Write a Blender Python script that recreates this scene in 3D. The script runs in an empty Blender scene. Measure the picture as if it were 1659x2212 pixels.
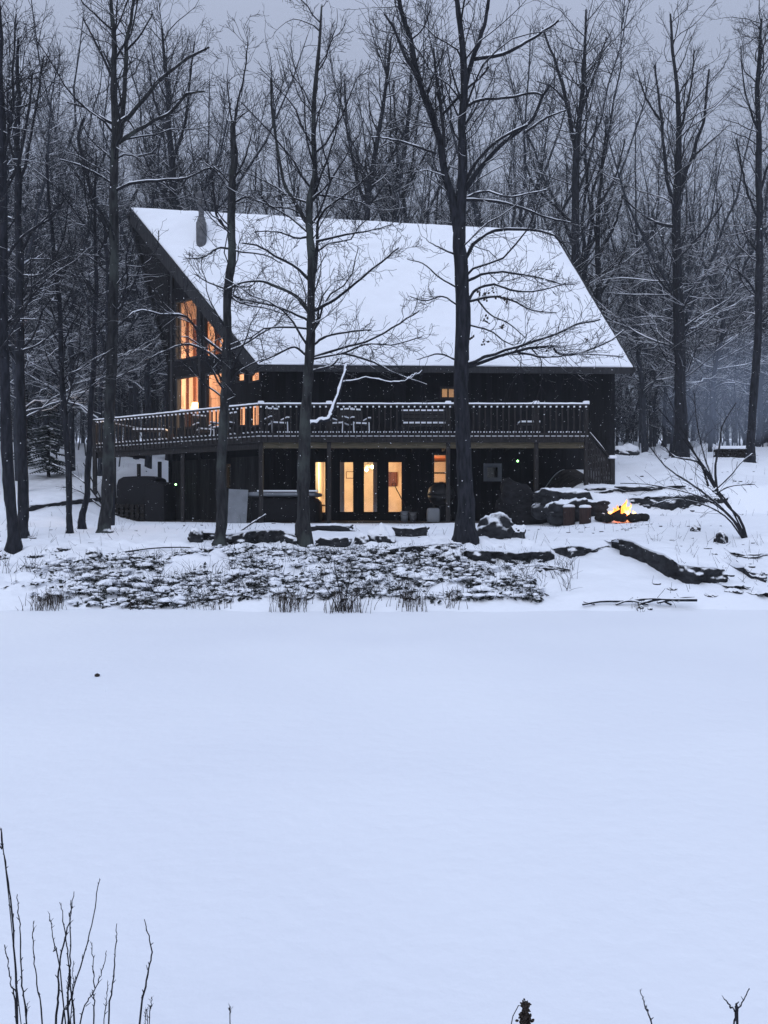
import bpy, math, random
import numpy as np
from mathutils import Vector

SC = bpy.context.scene
COL = SC.collection
F, CX, CY, CZ = 1662.0, 829.5, 1106.0, 1.6      # focal length / centre used to measure the photograph; eye 1.6 m above the ice
R = math.radians
rs = np.random.RandomState

def P(sx, sy, Y):
    return np.array([(sx - CX) / F * Y, Y, CZ + (CY - sy) / F * Y])

# ------------------------------------------------------------------ small noise
def vnoise(x, y, seed=0):
    x = np.asarray(x, float); y = np.asarray(y, float)
    xi = np.floor(x).astype(np.int64); yi = np.floor(y).astype(np.int64)
    fx = x - xi; fy = y - yi
    fx = fx * fx * (3 - 2 * fx); fy = fy * fy * (3 - 2 * fy)
    def h(a, b):
        n = (a * 374761393 + b * 668265263 + seed * 974711) & 0x7fffffff
        n = ((n ^ (n >> 13)) * 1274126177) & 0x7fffffff
        return ((n ^ (n >> 16)) & 0xffff) / 65535.0
    a = h(xi, yi); b = h(xi + 1, yi); c = h(xi, yi + 1); d = h(xi + 1, yi + 1)
    return (a * (1 - fx) + b * fx) * (1 - fy) + (c * (1 - fx) + d * fx) * fy - 0.5
def fbm(x, y, seed=0, o=4):
    s = 0; a = 1.0
    for i in range(o):
        s = s + a * vnoise(np.asarray(x) * 2 ** i, np.asarray(y) * 2 ** i, seed + i); a *= .5
    return s
def sstep(a, b, x):
    t = np.clip((np.asarray(x, float) - a) / (b - a), 0, 1); return t * t * (3 - 2 * t)

# ------------------------------------------------------------------ terrain height
def ground(x, y):
    x = np.asarray(x, float); y = np.asarray(y, float)
    sh = 12.5 + .5 * fbm(x * .5, x * 0 + 3.1, 5, 4)           # wavering shore line
    yy = y - sh + 12.4
    c = np.interp(yy, [9, 12.4, 13.0, 14.5, 17, 19, 22, 26, 36, 41, 46, 100, 300], [-.6, -.02, .2, .55, .95, 1.08, 1.18, 1.24, 1.3, 4.0, 4.9, 10.2, 30])
    r = np.interp(yy, [9, 12.4, 13.0, 14, 17, 19, 21, 23.3, 24.4, 26, 28, 32, 45, 100, 300], [-.6, -.02, .15, .33, .88, 1.18, 1.3, 1.5, 2.4, 2.7, 3.1, 3.8, 5.0, 10.2, 30])
    l = np.interp(yy, [9, 12.4, 13.0, 14, 17, 20, 24, 26, 30, 40, 45, 100, 300], [-.6, -.02, .15, .4, .9, 1.1, 1.5, 1.95, 2.6, 4.3, 5.0, 10.2, 30])
    wr = sstep(4.9, 6.7, x); wl = sstep(-8.8, -11.8, x)
    z = c * (1 - wr - wl) + r * wr + l * wl
    amp = sstep(12.6, 15, y) * .16 + sstep(34, 60, y) * .9
    hb = sstep(-10, -8, x) * (1 - sstep(7, 9, x)) * sstep(23, 25, y) * (1 - sstep(34, 38, y))
    z = z + amp * (1 - .85 * hb) * fbm(x * .45, y * .45, 11, 4)
    z = z + .05 * (1 - hb) * sstep(12.6, 13.4, y) * fbm(x * 2.6, y * 2.6, 23, 3)
    z = z + .15 * sstep(12.7, 13.3, y) * (1 - sstep(16.5, 18.5, y)) * (1 - sstep(2.6, 3.8, x)) * fbm(x * 4.2, y * 4.2, 29, 3)
    return z
def ghit(sx, sy, y0=12.0):
    Y = np.arange(y0, 140, .02)
    zx = CZ + (CY - sy) / F * Y
    g = ground((sx - CX) / F * Y, Y)
    i = int(np.argmax(zx <= g)); Yh = Y[i]
    return (sx - CX) / F * Yh, Yh, float(g[i])

# ------------------------------------------------------------------ mesh building
class MB:
    def __init__(s): s.V = []; s.Q = []; s.T = []; s.n = 0; s.qm = []; s.tm = []
    def add(s, V, Q=None, T=None, m=0):
        V = np.asarray(V, float).reshape(-1, 3)
        if Q is not None and len(Q):
            Q = np.asarray(Q, np.int64); s.Q.append(Q + s.n); s.qm.append(np.full(len(Q), m))
        if T is not None and len(T):
            T = np.asarray(T, np.int64); s.T.append(T + s.n); s.tm.append(np.full(len(T), m))
        s.V.append(V); s.n += len(V); return s
    def prism(s, poly, o, d, n, t0, t1, up=(0, 0, 1), m=0):
        """polygon of (u, w) in the plane o + u*d + w*up, pushed out along n from t0 to t1"""
        o, d, n, up = (np.asarray(a, float) for a in (o, d, n, up)); k = len(poly)
        if np.dot(np.cross(d, up), n) * (t1 - t0) * sum(poly[i - 1][0] * poly[i][1] - poly[i][0] * poly[i - 1][1] for i in range(k)) < 0: poly = poly[::-1]
        A = np.array([o + u * d + w * up + t0 * n for u, w in poly]); B = A + (t1 - t0) * n
        V = np.vstack([A, B]); q = [[i, (i + 1) % k, k + (i + 1) % k, k + i] for i in range(k)]
        if k == 4: q += [[3, 2, 1, 0], [4, 5, 6, 7]]; return s.add(V, q, m=m)
        t = [[0, i + 1, i] for i in range(1, k - 1)] + [[k, k + i, k + i + 1] for i in range(1, k - 1)]
        return s.add(V, q, t, m=m)
    def box(s, a, b, m=0):
        a, b = np.minimum(a, b), np.maximum(a, b)
        x0, y0, z0 = a; x1, y1, z1 = b
        V = [[x0,y0,z0],[x1,y0,z0],[x1,y1,z0],[x0,y1,z0],[x0,y0,z1],[x1,y0,z1],[x1,y1,z1],[x0,y1,z1]]
        return s.add(V, [[3,2,1,0],[4,5,6,7],[0,1,5,4],[1,2,6,5],[2,3,7,6],[3,0,4,7]], m=m)
    def bar(s, a, b, w, h, up=(0, 0, 1), m=0):
        """box-section bar from a to b, w across, h along up"""
        a = np.asarray(a, float); b = np.asarray(b, float); d = b - a; L = np.linalg.norm(d); d /= L
        up = np.asarray(up, float); sd = np.cross(d, up); sd /= np.linalg.norm(sd); u2 = np.cross(sd, d)
        V = []
        for q in (a, b):
            for i, j in ((-1,-1),(1,-1),(1,1),(-1,1)): V.append(q + sd * w / 2 * i + u2 * h / 2 * j)
        return s.add(V, [[0,1,2,3],[7,6,5,4],[0,4,5,1],[1,5,6,2],[2,6,7,3],[3,7,4,0]], m=m)
    def tubes(s, Pt, Rd, k=4, m=0):
        Pt = np.asarray(Pt, float); Rd = np.asarray(Rd, float); B, n, _ = Pt.shape
        if B == 0: return s
        T = np.gradient(Pt, axis=1); T /= np.linalg.norm(T, axis=2, keepdims=True) + 1e-9
        md = np.abs(Pt[:, -1] - Pt[:, 0]); ax = np.argmin(md, axis=1); ref = np.eye(3)[ax][:, None, :]
        N = np.cross(T, ref); N /= np.linalg.norm(N, axis=2, keepdims=True) + 1e-9
        Bn = np.cross(T, N); a = np.arange(k) / k * 2 * np.pi
        V = Pt[:, :, None, :] + Rd[:, :, None, None] * (np.cos(a)[None, None, :, None] * N[:, :, None, :] + np.sin(a)[None, None, :, None] * Bn[:, :, None, :])
        b = np.arange(B)[:, None, None] * n * k; i = np.arange(n - 1)[None, :, None] * k; j = np.arange(k)[None, None, :]; j2 = (j + 1) % k
        Q = np.stack([b + i + j, b + i + j2, b + i + k + j2, b + i + k + j], -1).reshape(-1, 4)
        return s.add(V.reshape(-1, 3), Q, m=m)
    def tube(s, pts, r, k=8, m=0):
        pts = np.asarray(pts, float); r = np.broadcast_to(np.asarray(r, float), (len(pts),))
        s.tubes(pts[None], r[None], k, m); n = s.n - len(pts) * k
        c = np.array([pts[0], pts[-1]]); e = (len(pts) - 1) * k
        base = s.n; s.V.append(c); s.n += 2
        t = [[base, n + (i + 1) % k, n + i] for i in range(k)] + [[base + 1, n + e + i, n + e + (i + 1) % k] for i in range(k)]
        s.T.append(np.array(t)); s.tm.append(np.full(len(t), m)); return s
    def rings(s, prof, c, k=16, m=0):
        """lathe about a vertical axis: prof = (radius, z)"""
        return s.tube([[c[0], c[1], c[2] + z + i * 1e-5] for i, (r, z) in enumerate(prof)], [max(r, .001) for r, z in prof], k, m)
    def build(s, name, mats, parent=None, smooth=False):
        me = bpy.data.meshes.new(name); V = np.vstack(s.V) if s.V else np.zeros((0, 3))
        off = np.zeros(3)
        if parent is not None: off = np.array(world_loc(parent))
        V = V - off
        Q = np.vstack(s.Q) if s.Q else np.zeros((0, 4), np.int64); T = np.vstack(s.T) if s.T else np.zeros((0, 3), np.int64)
        me.vertices.add(len(V)); me.vertices.foreach_set('co', V.astype(np.float32).ravel())
        nl = Q.size + T.size; me.loops.add(nl); me.loops.foreach_set('vertex_index', np.concatenate([Q.ravel(), T.ravel()]).astype(np.int32))
        me.polygons.add(len(Q) + len(T))
        ls = np.concatenate([np.arange(len(Q)) * 4, Q.size + np.arange(len(T)) * 3]).astype(np.int32)
        me.polygons.foreach_set('loop_start', ls)
        mi = np.concatenate((s.qm or [np.zeros(0)]) + (s.tm or [np.zeros(0)])).astype(np.int32)
        me.polygons.foreach_set('material_index', mi)
        me.polygons.foreach_set('use_smooth', np.full(len(ls), bool(smooth)))
        for mt in (mats if isinstance(mats, (list, tuple)) else [mats]): me.materials.append(mt)
        me.update(calc_edges=True); me.validate()
        o = bpy.data.objects.new(name, me); COL.objects.link(o)
        if parent is not None: o.parent = parent
        return o
WL = {}
def world_loc(o): return WL.get(o.name, (0, 0, 0)) if o.parent is None else world_loc(o.parent)
def thing(name, loc, label, cat, group=None):
    o = bpy.data.objects.new(name, None); COL.objects.link(o); o.location = loc; WL[o.name] = tuple(loc)
    o.empty_display_size = .2; return tag(o, label, cat, group)
def tag(o, label, cat, group=None):
    o['label'] = label; o['category'] = cat
    if group: o['group'] = group
    return o
def setting(o, kind='structure'): o['kind'] = kind; return o
def dup(o, loc=None, rz=0, sc=1, label=None, group=None):
    r = o.copy(); COL.objects.link(r)
    if loc is not None: r.location = loc
    r.rotation_euler = (0, 0, rz); r.scale = (sc, sc, sc)
    if label: r['label'] = label
    if group: r['group'] = group
    for ch in o.children:
        c = ch.copy(); COL.objects.link(c); c.parent = r
        for g in ch.children:
            d = g.copy(); COL.objects.link(d); d.parent = c
    return r

# ------------------------------------------------------------------ materials
def mat(name):
    m = bpy.data.materials.new(name); m.use_nodes = True; nt = m.node_tree
    b = nt.nodes['Principled BSDF']; b.inputs['Specular IOR Level'].default_value = .25
    return m, nt, b
def nd(nt, t, **kw):
    n = nt.nodes.new(t)
    for k, v in kw.items():
        if k in n.inputs: n.inputs[k].default_value = v
        else: setattr(n, k, v)
    return n
def ramp(nt, fac, stops):
    r = nt.nodes.new('ShaderNodeValToRGB'); e = r.color_ramp.elements
    while len(e) < len(stops): e.new(.5)
    for i, (p, c) in enumerate(stops): e[i].position = p; e[i].color = (*c, 1)
    nt.links.new(fac, r.inputs[0]); return r
def noise_tex(nt, scale, stretch=(1, 1, 1), detail=4, obj=True):
    tc = nt.nodes.new('ShaderNodeTexCoord'); mp = nt.nodes.new('ShaderNodeMapping'); mp.inputs['Scale'].default_value = stretch
    nt.links.new(tc.outputs['Object'], mp.inputs[0])
    n = nd(nt, 'ShaderNodeTexNoise', Scale=scale, Detail=detail); nt.links.new(mp.outputs[0], n.inputs['Vector']); return n
def bump(nt, b, h, strength, dist):
    bp = nd(nt, 'ShaderNodeBump', Strength=strength, Distance=dist); nt.links.new(h, bp.inputs['Height']); nt.links.new(bp.outputs[0], b.inputs['Normal'])
SNOWC = (.86, .88, .93)
def add_snow(nt, b, col, lo=.35, hi=.7, nscale=6, namt=.5):
    """snow lying on whatever faces up, broken up by noise"""
    g = nt.nodes.new('ShaderNodeNewGeometry'); sp = nt.nodes.new('ShaderNodeSeparateXYZ'); nt.links.new(g.outputs['Normal'], sp.inputs[0])
    tc = nt.nodes.new('ShaderNodeTexCoord'); n = nd(nt, 'ShaderNodeTexNoise', Scale=nscale, Detail=3); nt.links.new(tc.outputs['Object'], n.inputs['Vector'])
    a = nd(nt, 'ShaderNodeMath', operation='MULTIPLY_ADD'); nt.links.new(n.outputs['Fac'], a.inputs[0]); a.inputs[1].default_value = namt; a.inputs[2].default_value = -namt / 2
    ad = nd(nt, 'ShaderNodeMath', operation='ADD'); nt.links.new(sp.outputs['Z'], ad.inputs[0]); nt.links.new(a.outputs[0], ad.inputs[1])
    mr = nd(nt, 'ShaderNodeMapRange'); mr.inputs['From Min'].default_value = lo; mr.inputs['From Max'].default_value = hi; nt.links.new(ad.outputs[0], mr.inputs['Value'])
    mx = nd(nt, 'ShaderNodeMix', data_type='RGBA'); nt.links.new(mr.outputs[0], mx.inputs['Factor']); nt.links.new(col, mx.inputs['A']); mx.inputs['B'].default_value = (*SNOWC, 1)
    nt.links.new(mx.outputs['Result'], b.inputs['Base Color'])
def wood(name, c0, c1, scale=3, stretch=(6, 6, .6), boards=0, snow=None, rough=.85, st=.5):
    m, nt, b = mat(name); n = noise_tex(nt, scale, stretch, 6); r = ramp(nt, n.outputs['Fac'], [(.3, c0), (.7, c1)]); b.inputs['Roughness'].default_value = rough
    h = n.outputs['Fac']; col = r.outputs[0]
    if boards:
        tc = nt.nodes.new('ShaderNodeTexCoord'); sp = nt.nodes.new('ShaderNodeSeparateXYZ'); nt.links.new(tc.outputs['Object'], sp.inputs[0])
        q = nd(nt, 'ShaderNodeMath', operation='MULTIPLY'); nt.links.new(sp.outputs['X'], q.inputs[0]); q.inputs[1].default_value = 1 / boards
        fl = nd(nt, 'ShaderNodeMath', operation='FLOOR'); nt.links.new(q.outputs[0], fl.inputs[0])
        wn = nd(nt, 'ShaderNodeTexWhiteNoise', noise_dimensions='1D'); nt.links.new(fl.outputs[0], wn.inputs['W'])
        fr = nd(nt, 'ShaderNodeMath', operation='FRACT'); nt.links.new(q.outputs[0], fr.inputs[0])
        gv = nd(nt, 'ShaderNodeMath', operation='GREATER_THAN'); nt.links.new(fr.outputs[0], gv.inputs[0]); gv.inputs[1].default_value = .12
        mv = nd(nt, 'ShaderNodeMapRange'); mv.inputs['To Min'].default_value = .55; mv.inputs['To Max'].default_value = 1.4; nt.links.new(wn.outputs['Value'], mv.inputs['Value'])
        mm = nd(nt, 'ShaderNodeVectorMath', operation='SCALE'); nt.links.new(col, mm.inputs[0]); nt.links.new(mv.outputs[0], mm.inputs['Scale']); col = mm.outputs[0]
        nt.links.new(col, b.inputs['Base Color']); h2 = nd(nt, 'ShaderNodeMath', operation='MULTIPLY_ADD'); nt.links.new(n.outputs['Fac'], h2.inputs[0]); h2.inputs[1].default_value = .3; nt.links.new(gv.outputs[0], h2.inputs[2]); h = h2.outputs[0]
    nt.links.new(col, b.inputs['Base Color'])
    bump(nt, b, h, st, .02)
    if snow: add_snow(nt, b, col, *snow)
    return m
def bark(name, c0, c1, snow=(.55, .85, 9, .5), scale=5, lichen=None):
    m, nt, b = mat(name); n = noise_tex(nt, scale, (3, 3, .7), 6); r = ramp(nt, n.outputs['Fac'], [(.35, c0), (.68, c1)]); b.inputs['Roughness'].default_value = .95
    col = r.outputs[0]
    if lichen:
        n2 = noise_tex(nt, 2.2, (1, 1, .6), 5); mr = nd(nt, 'ShaderNodeMapRange'); mr.inputs['From Min'].default_value = .5; mr.inputs['From Max'].default_value = .62; nt.links.new(n2.outputs['Fac'], mr.inputs['Value'])
        mx = nd(nt, 'ShaderNodeMix', data_type='RGBA'); nt.links.new(mr.outputs[0], mx.inputs['Factor']); nt.links.new(col, mx.inputs['A']); mx.inputs['B'].default_value = (*lichen, 1); col = mx.outputs['Result']
    nt.links.new(col, b.inputs['Base Color']); bump(nt, b, n.outputs['Fac'], .9, .05); add_snow(nt, b, col, *snow)
    return m
def plain(name, c, rough=.6, metal=0, var=.25, scale=8):
    m, nt, b = mat(name); n = noise_tex(nt, scale); lo = tuple(x * (1 - var) for x in c); hi = tuple(min(1, x * (1 + var)) for x in c)
    r = ramp(nt, n.outputs['Fac'], [(.3, lo), (.7, hi)]); nt.links.new(r.outputs[0], b.inputs['Base Color']); b.inputs['Roughness'].default_value = rough; b.inputs['Metallic'].default_value = metal
    return m
def emit(name, c, s):
    m, nt, b = mat(name); b.inputs['Base Color'].default_value = (*[x * .3 for x in c], 1); b.inputs['Emission Color'].default_value = (*c, 1); b.inputs['Emission Strength'].default_value = s; return m

M = {}
def snow_mat():
    m, nt, b = mat('snow'); b.inputs['Base Color'].default_value = (*SNOWC, 1); b.inputs['Roughness'].default_value = .75
    n = noise_tex(nt, 7, (1, 1, 1), 8); bump(nt, b, n.outputs['Fac'], .35, .05); return m
M['snow'] = snow_mat()
def pond_mat():
    m, nt, b = mat('pond_snow'); n0 = noise_tex(nt, .22, (1, 1, 1), 5); r = ramp(nt, n0.outputs['Fac'], [(.3, (.80, .82, .88)), (.7, (.88, .90, .94))]); nt.links.new(r.outputs[0], b.inputs['Base Color'])
    b.inputs['Roughness'].default_value = .8; n = noise_tex(nt, 9, (1, 1, 1), 9); bump(nt, b, n.outputs['Fac'], .3, .03); return m
M['pond'] = pond_mat()
M['siding'] = wood('dark_siding', (.0026, .003, .0045), (.0075, .008, .011), 3, (5, 5, .4), boards=.2)
M['grey_siding'] = wood('weathered_siding', (.016, .0165, .018), (.042, .041, .043), 3, (5, 5, .4), boards=.2)  # siding colour raised: light on the lower wall is painted in
M['trim'] = wood('dark_trim', (.016, .017, .020), (.036, .036, .040), 4)
M['deckwood'] = wood('deck_wood', (.011, .0105, .0115), (.034, .031, .031), 5, (7, 7, 1))
M['beam'] = wood('tan_beam', (.06, .052, .034), (.12, .10, .066), 3, (1, 1, 8))
M['pine'] = wood('pine_lining', (.42, .27, .2), (.6, .41, .32), 2, (6, 6, .5), boards=.16)
M['cream'] = plain('cream_plaster', (.72, .58, .44), .8, var=.12, scale=2)
M['redwood'] = wood('red_brown_wood', (.10, .03, .015), (.2, .065, .03), 3)
M['bark'] = bark('bark', (.007, .008, .011), (.026, .028, .037))
M['bark_lichen'] = bark('bark_with_lichen', (.011, .0115, .0135), (.038, .039, .042), lichen=(.052, .06, .058))
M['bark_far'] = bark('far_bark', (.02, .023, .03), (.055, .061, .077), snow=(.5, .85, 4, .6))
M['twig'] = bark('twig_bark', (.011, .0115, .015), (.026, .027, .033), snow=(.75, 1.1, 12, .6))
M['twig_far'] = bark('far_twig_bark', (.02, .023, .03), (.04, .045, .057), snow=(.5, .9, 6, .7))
M['leaf'] = plain('dead_leaf', (.03, .022, .018), .8)
M['shrubleaf'] = plain('evergreen_leaf', (.018, .021, .02), .7)
M['needle'] = plain('conifer_needle', (.03, .042, .04), .8)
M['metal'] = plain('flue_metal', (.12, .122, .13), .6, .2)
M['blackmetal'] = plain('black_metal', (.02, .02, .022), .5, .3)
M['grey'] = plain('grey_vinyl', (.2, .215, .24), .6, var=.15, scale=3)
M['darkcloth'] = plain('dark_tarp', (.005, .005, .007), .8)
M['hide'] = plain('dark_upholstery', (.05, .02, .012), .8)
M['charred'] = plain('charred_wood', (.012, .01, .009), .9)
M['stump'] = wood('stump_bark', (.016, .0105, .010), (.045, .026, .023), 6)
M['green_led'] = emit('green_led', (.35, 1, .3), 14)
M['lampshade'] = emit('lit_lampshade', (1, .62, .27), 5)
M['bulb'] = emit('lit_bulb', (1, .7, .38), 22)
M['ember'] = emit('ember', (1, .16, .03), 6)
def rock_mat(nm='rock', sn=True, lo=.5):
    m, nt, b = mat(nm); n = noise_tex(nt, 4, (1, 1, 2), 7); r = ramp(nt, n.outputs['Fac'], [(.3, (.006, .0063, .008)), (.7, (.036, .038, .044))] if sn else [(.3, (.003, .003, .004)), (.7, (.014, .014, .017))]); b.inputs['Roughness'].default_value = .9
    bump(nt, b, n.outputs['Fac'], .9, .08)
    if sn: add_snow(nt, b, r.outputs[0], lo, lo + .24, 5, .5)
    else: nt.links.new(r.outputs[0], b.inputs['Base Color'])
    return m
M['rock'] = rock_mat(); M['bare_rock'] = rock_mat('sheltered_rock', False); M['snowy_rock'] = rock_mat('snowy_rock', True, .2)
def flame_mat():
    m, nt, b = mat('flame'); n = noise_tex(nt, 5, (1, 1, .5), 3); r = ramp(nt, n.outputs['Fac'], [(.32, (1, .12, .015)), (.5, (1, .34, .06)), (.66, (1, .7, .3))]); b.inputs['Base Color'].default_value = (0, 0, 0, 1)
    nt.links.new(r.outputs[0], b.inputs['Emission Color']); b.inputs['Emission Strength'].default_value = 4.0; return m
M['flame'] = flame_mat()
def glass_mat():
    m = bpy.data.materials.new('window_glass'); m.use_nodes = True; nt = m.node_tree; nt.nodes.clear()
    o = nt.nodes.new('ShaderNodeOutputMaterial'); t = nt.nodes.new('ShaderNodeBsdfTransparent'); g = nt.nodes.new('ShaderNodeBsdfGlossy'); g.inputs['Roughness'].default_value = .05
    t.inputs['Color'].default_value = (.9, .92, .9, 1); mx = nt.nodes.new('ShaderNodeMixShader'); mx.inputs[0].default_value = .05
    nt.links.new(t.outputs[0], mx.inputs[1]); nt.links.new(g.outputs[0], mx.inputs[2]); nt.links.new(mx.outputs[0], o.inputs[0]); return m
M['glass'] = glass_mat()
def vol_mat(name, c, dens, aniso=0):
    m = bpy.data.materials.new(name); m.use_nodes = True; nt = m.node_tree; nt.nodes.clear()
    o = nt.nodes.new('ShaderNodeOutputMaterial'); v = nt.nodes.new('ShaderNodeVolumePrincipled'); v.inputs['Color'].default_value = (*c, 1); v.inputs['Density'].default_value = dens; v.inputs['Anisotropy'].default_value = aniso
    nt.links.new(v.outputs[0], o.inputs['Volume']); return m

# ------------------------------------------------------------------ camera, sky, sun
cam = bpy.data.objects.new('camera', bpy.data.cameras.new('camera')); COL.objects.link(cam); SC.camera = cam
cam.location = (0, 0, CZ); cam.rotation_euler = (R(90), 0, 0); cam.data.sensor_fit = 'VERTICAL'; cam.data.sensor_height = 24; cam.data.lens = 24 * F / 2212
cam.data.clip_start = .05; cam.data.clip_end = 3000
SUN_EL, SUN_AZ = 35, 200
w = bpy.data.worlds.new('World'); SC.world = w; w.use_nodes = True; nt = w.node_tree; nt.nodes.clear()
wo = nt.nodes.new('ShaderNodeOutputWorld'); bg = nt.nodes.new('ShaderNodeBackground'); nt.links.new(bg.outputs[0], wo.inputs[0])
sky = nt.nodes.new('ShaderNodeTexSky'); sky.sky_type = 'NISHITA'; sky.sun_disc = False; sky.sun_elevation = R(SUN_EL); sky.sun_rotation = R(SUN_AZ); sky.dust_density = 2; sky.ozone_density = 3
tc = nt.nodes.new('ShaderNodeTexCoord'); sp = nt.nodes.new('ShaderNodeSeparateXYZ'); nt.links.new(tc.outputs['Generated'], sp.inputs[0])
OC = 12.8   # overcast cloud layer, darker towards the horizon than overhead
cl = ramp(nt, sp.outputs['Z'], [(0, (.26 * .8, .295 * .8, .385 * .8)), (.25, (.30 * .72, .34 * .72, .435 * .72)), (.55, (.36, .405, .53)), (1, (.78, .90, 1.17))])
scl = nd(nt, 'ShaderNodeVectorMath', operation='SCALE'); nt.links.new(cl.outputs[0], scl.inputs[0]); scl.inputs['Scale'].default_value = OC
mx = nd(nt, 'ShaderNodeMix', data_type='RGBA'); mx.inputs['Factor'].default_value = .9; nt.links.new(sky.outputs[0], mx.inputs['A']); nt.links.new(scl.outputs[0], mx.inputs['B'])
nt.links.new(mx.outputs['Result'], bg.inputs['Color']); bg.inputs['Strength'].default_value = .1
sl = bpy.data.lights.new('sun', 'SUN'); sl.energy = 1.0; sl.angle = R(60); sl.color = (.85, .9, 1.0)
so = bpy.data.objects.new('sun', sl); COL.objects.link(so)
az = R(SUN_AZ); dirv = Vector((math.sin(az) * math.cos(R(SUN_EL)), math.cos(az) * math.cos(R(SUN_EL)), math.sin(R(SUN_EL))))
so.rotation_euler = dirv.to_track_quat('Z', 'Y').to_euler()
SC.view_settings.view_transform = 'Standard'; SC.view_settings.look = 'None'; SC.view_settings.exposure = 0; SC.view_settings.gamma = 1
SC.cycles.use_denoising = True; SC.cycles.max_bounces = 6; SC.cycles.diffuse_bounces = 3; SC.cycles.volume_bounces = 1; SC.cycles.transparent_max_bounces = 12
SC.cycles.volume_step_rate = 4; SC.cycles.sample_clamp_indirect = 4

# ------------------------------------------------------------------ ground and pond
def grid_mesh(name, xs, ys, zf, m):
    X, Y = np.meshgrid(xs, ys); Z = zf(X, Y); V = np.stack([X, Y, Z], -1).reshape(-1, 3); nx, ny = len(xs), len(ys)
    i = np.arange(ny - 1)[:, None] * nx; j = np.arange(nx - 1)[None]; Q = np.stack([i + j, i + j + 1, i + nx + j + 1, i + nx + j], -1).reshape(-1, 4)
    return MB().add(V, Q).build(name, m, smooth=True)
xs = np.concatenate([np.linspace(-260, -60, 24)[:-1], np.linspace(-60, -17, 60)[:-1], np.arange(-17, 17, .11), np.linspace(17, 60, 60), np.linspace(60, 260, 24)[1:]])
ys = np.concatenate([np.arange(11.2, 20, .07), np.arange(20, 32, .14), np.linspace(32, 70, 90), np.linspace(70, 330, 70)[1:]])
setting(grid_mesh('ground', xs, ys, ground, M['snow']))
def pondz(x, y): return .02 * fbm(x * .8, y * .8, 41, 3) * sstep(2, 4, y)
setting(grid_mesh('pond_ice', np.concatenate([np.linspace(-200, -14, 20)[:-1], np.arange(-14, 14, .2), np.linspace(14, 200, 20)]), np.concatenate([np.linspace(-8, 1.5, 20)[:-1], np.arange(1.5, 13.6, .12)]), pondz, M['pond']))
def bankz(x, y): return np.interp(y, [-60, -8, 0, 1.9, 2.3], [3, 1.2, .28, .03, -.05]) + .08 * fbm(x * 1.1, y * 1.1, 3, 3) * sstep(2.2, 1.2, y)
setting(grid_mesh('shore', np.linspace(-60, 60, 200), np.concatenate([np.linspace(-60, -6, 20)[:-1], np.linspace(-6, 2.3, 50)]), bankz, M['snow']))

# ------------------------------------------------------------------ the house
Z3 = np.array([0, 0, 1.0])
eL, eR = P(555, 786, 26.8), P(1365, 792, 27.2); rL, rR = P(283, 449, 31), P(1192, 500, 32.5)
fL, fR = P(395, 872, 36.0), np.array([5.6, 37.5, 6.75])
house = thing('house', (0, 30, 1.2), 'dark timber house with a steep snow covered roof and lit windows behind the raised deck', 'house')
def roof_patch(a, b, c, d, nu, nv, o0, o1, amp=0, seed=0, edge=0):
    """closed sheet over the corners a,b (eave) d,c (ridge) between offsets o0 and o1 along its normal"""
    a, b, c, d = map(np.asarray, (a, b, c, d)); u = np.linspace(0, 1, nu); v = np.linspace(0, 1, nv); U, V = np.meshgrid(u, v); U = U[..., None]; V = V[..., None]
    S = (a * (1 - U) + b * U) * (1 - V) + (d * (1 - U) + c * U) * V
    n = np.cross(b - a, d - a); n /= np.linalg.norm(n); n = n if n[2] > 0 else -n
    top = np.full(U.shape, float(o1))
    if amp:
        top = top + amp * (fbm(S[..., 0] * 1.3, (S[..., 1] + S[..., 2]) * 1.1, seed, 4) + .35 * fbm(S[..., 0] * 5, (S[..., 1] + S[..., 2]) * 5, seed + 9, 2))[..., None]
        e = np.minimum(np.minimum(U, 1 - U) * nu / 2.5, np.minimum(V, 1 - V) * nv / 2.5); top = o0 + (top - o0) * (.35 + .65 * np.clip(e, 0, 1) ** .5)
    A = (S + n * top).reshape(-1, 3); B = (S + n * o0).reshape(-1, 3); N = nu * nv
    i = np.arange(nv - 1)[:, None] * nu; j = np.arange(nu - 1)[None]; Q = np.stack([i + j, i + j + 1, i + nu + j + 1, i + nu + j], -1).reshape(-1, 4)
    per = list(range(nu)) + [k * nu + nu - 1 for k in range(1, nv)] + list(range(nv * nu - 2, (nv - 1) * nu - 1, -1)) + [k * nu for k in range(nv - 2, 0, -1)]
    sk = [[per[k], per[(k + 1) % len(per)], N + per[(k + 1) % len(per)], N + per[k]] for k in range(len(per))]
    return np.vstack([A, B]), np.vstack([Q, Q[:, ::-1] + N, np.array(sk)])
nr = np.cross(eR - eL, rL - eL); nr /= np.linalg.norm(nr)
m_ = MB(); V, Q = roof_patch(eL, eR, rR, rL, 3, 3, -.26, -.02); m_.add(V, Q); V, Q = roof_patch(fL, fR, rR + [0, .12, 0], rL + [0, .12, 0], 3, 3, -.26, -.02); m_.add(V, Q)
roof = m_.build('roof', M['trim'], house)
m_ = MB(); V, Q = roof_patch(eL + [.05, -.03, -.02], eR + [.03, -.03, -.02], rR, rL, 150, 90, -.015, .09, .085, 7); m_.add(V, Q)
V, Q = roof_patch(fL, fR, rR + [0, .1, .02], rL + [0, .1, .02], 40, 30, -.015, .08, .05, 8); m_.add(V, Q)
m_.build('roof_snow', M['snow'], roof, True)
m_ = MB()      # barge boards along the raked ends and the gutter board along the eave
for a, b, h in ((eL, rL, .42), (fL, rL, .40), (eR, rR, .3)):
    a2, b2 = a - Z3 * h / 2 - Z3 * .06, b - Z3 * h / 2 - Z3 * .06; sx = -.05 if a is not eR else .05; m_.bar(a2 + [sx, 0, 0], b2 + [sx, 0, 0], .07, h)
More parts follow.
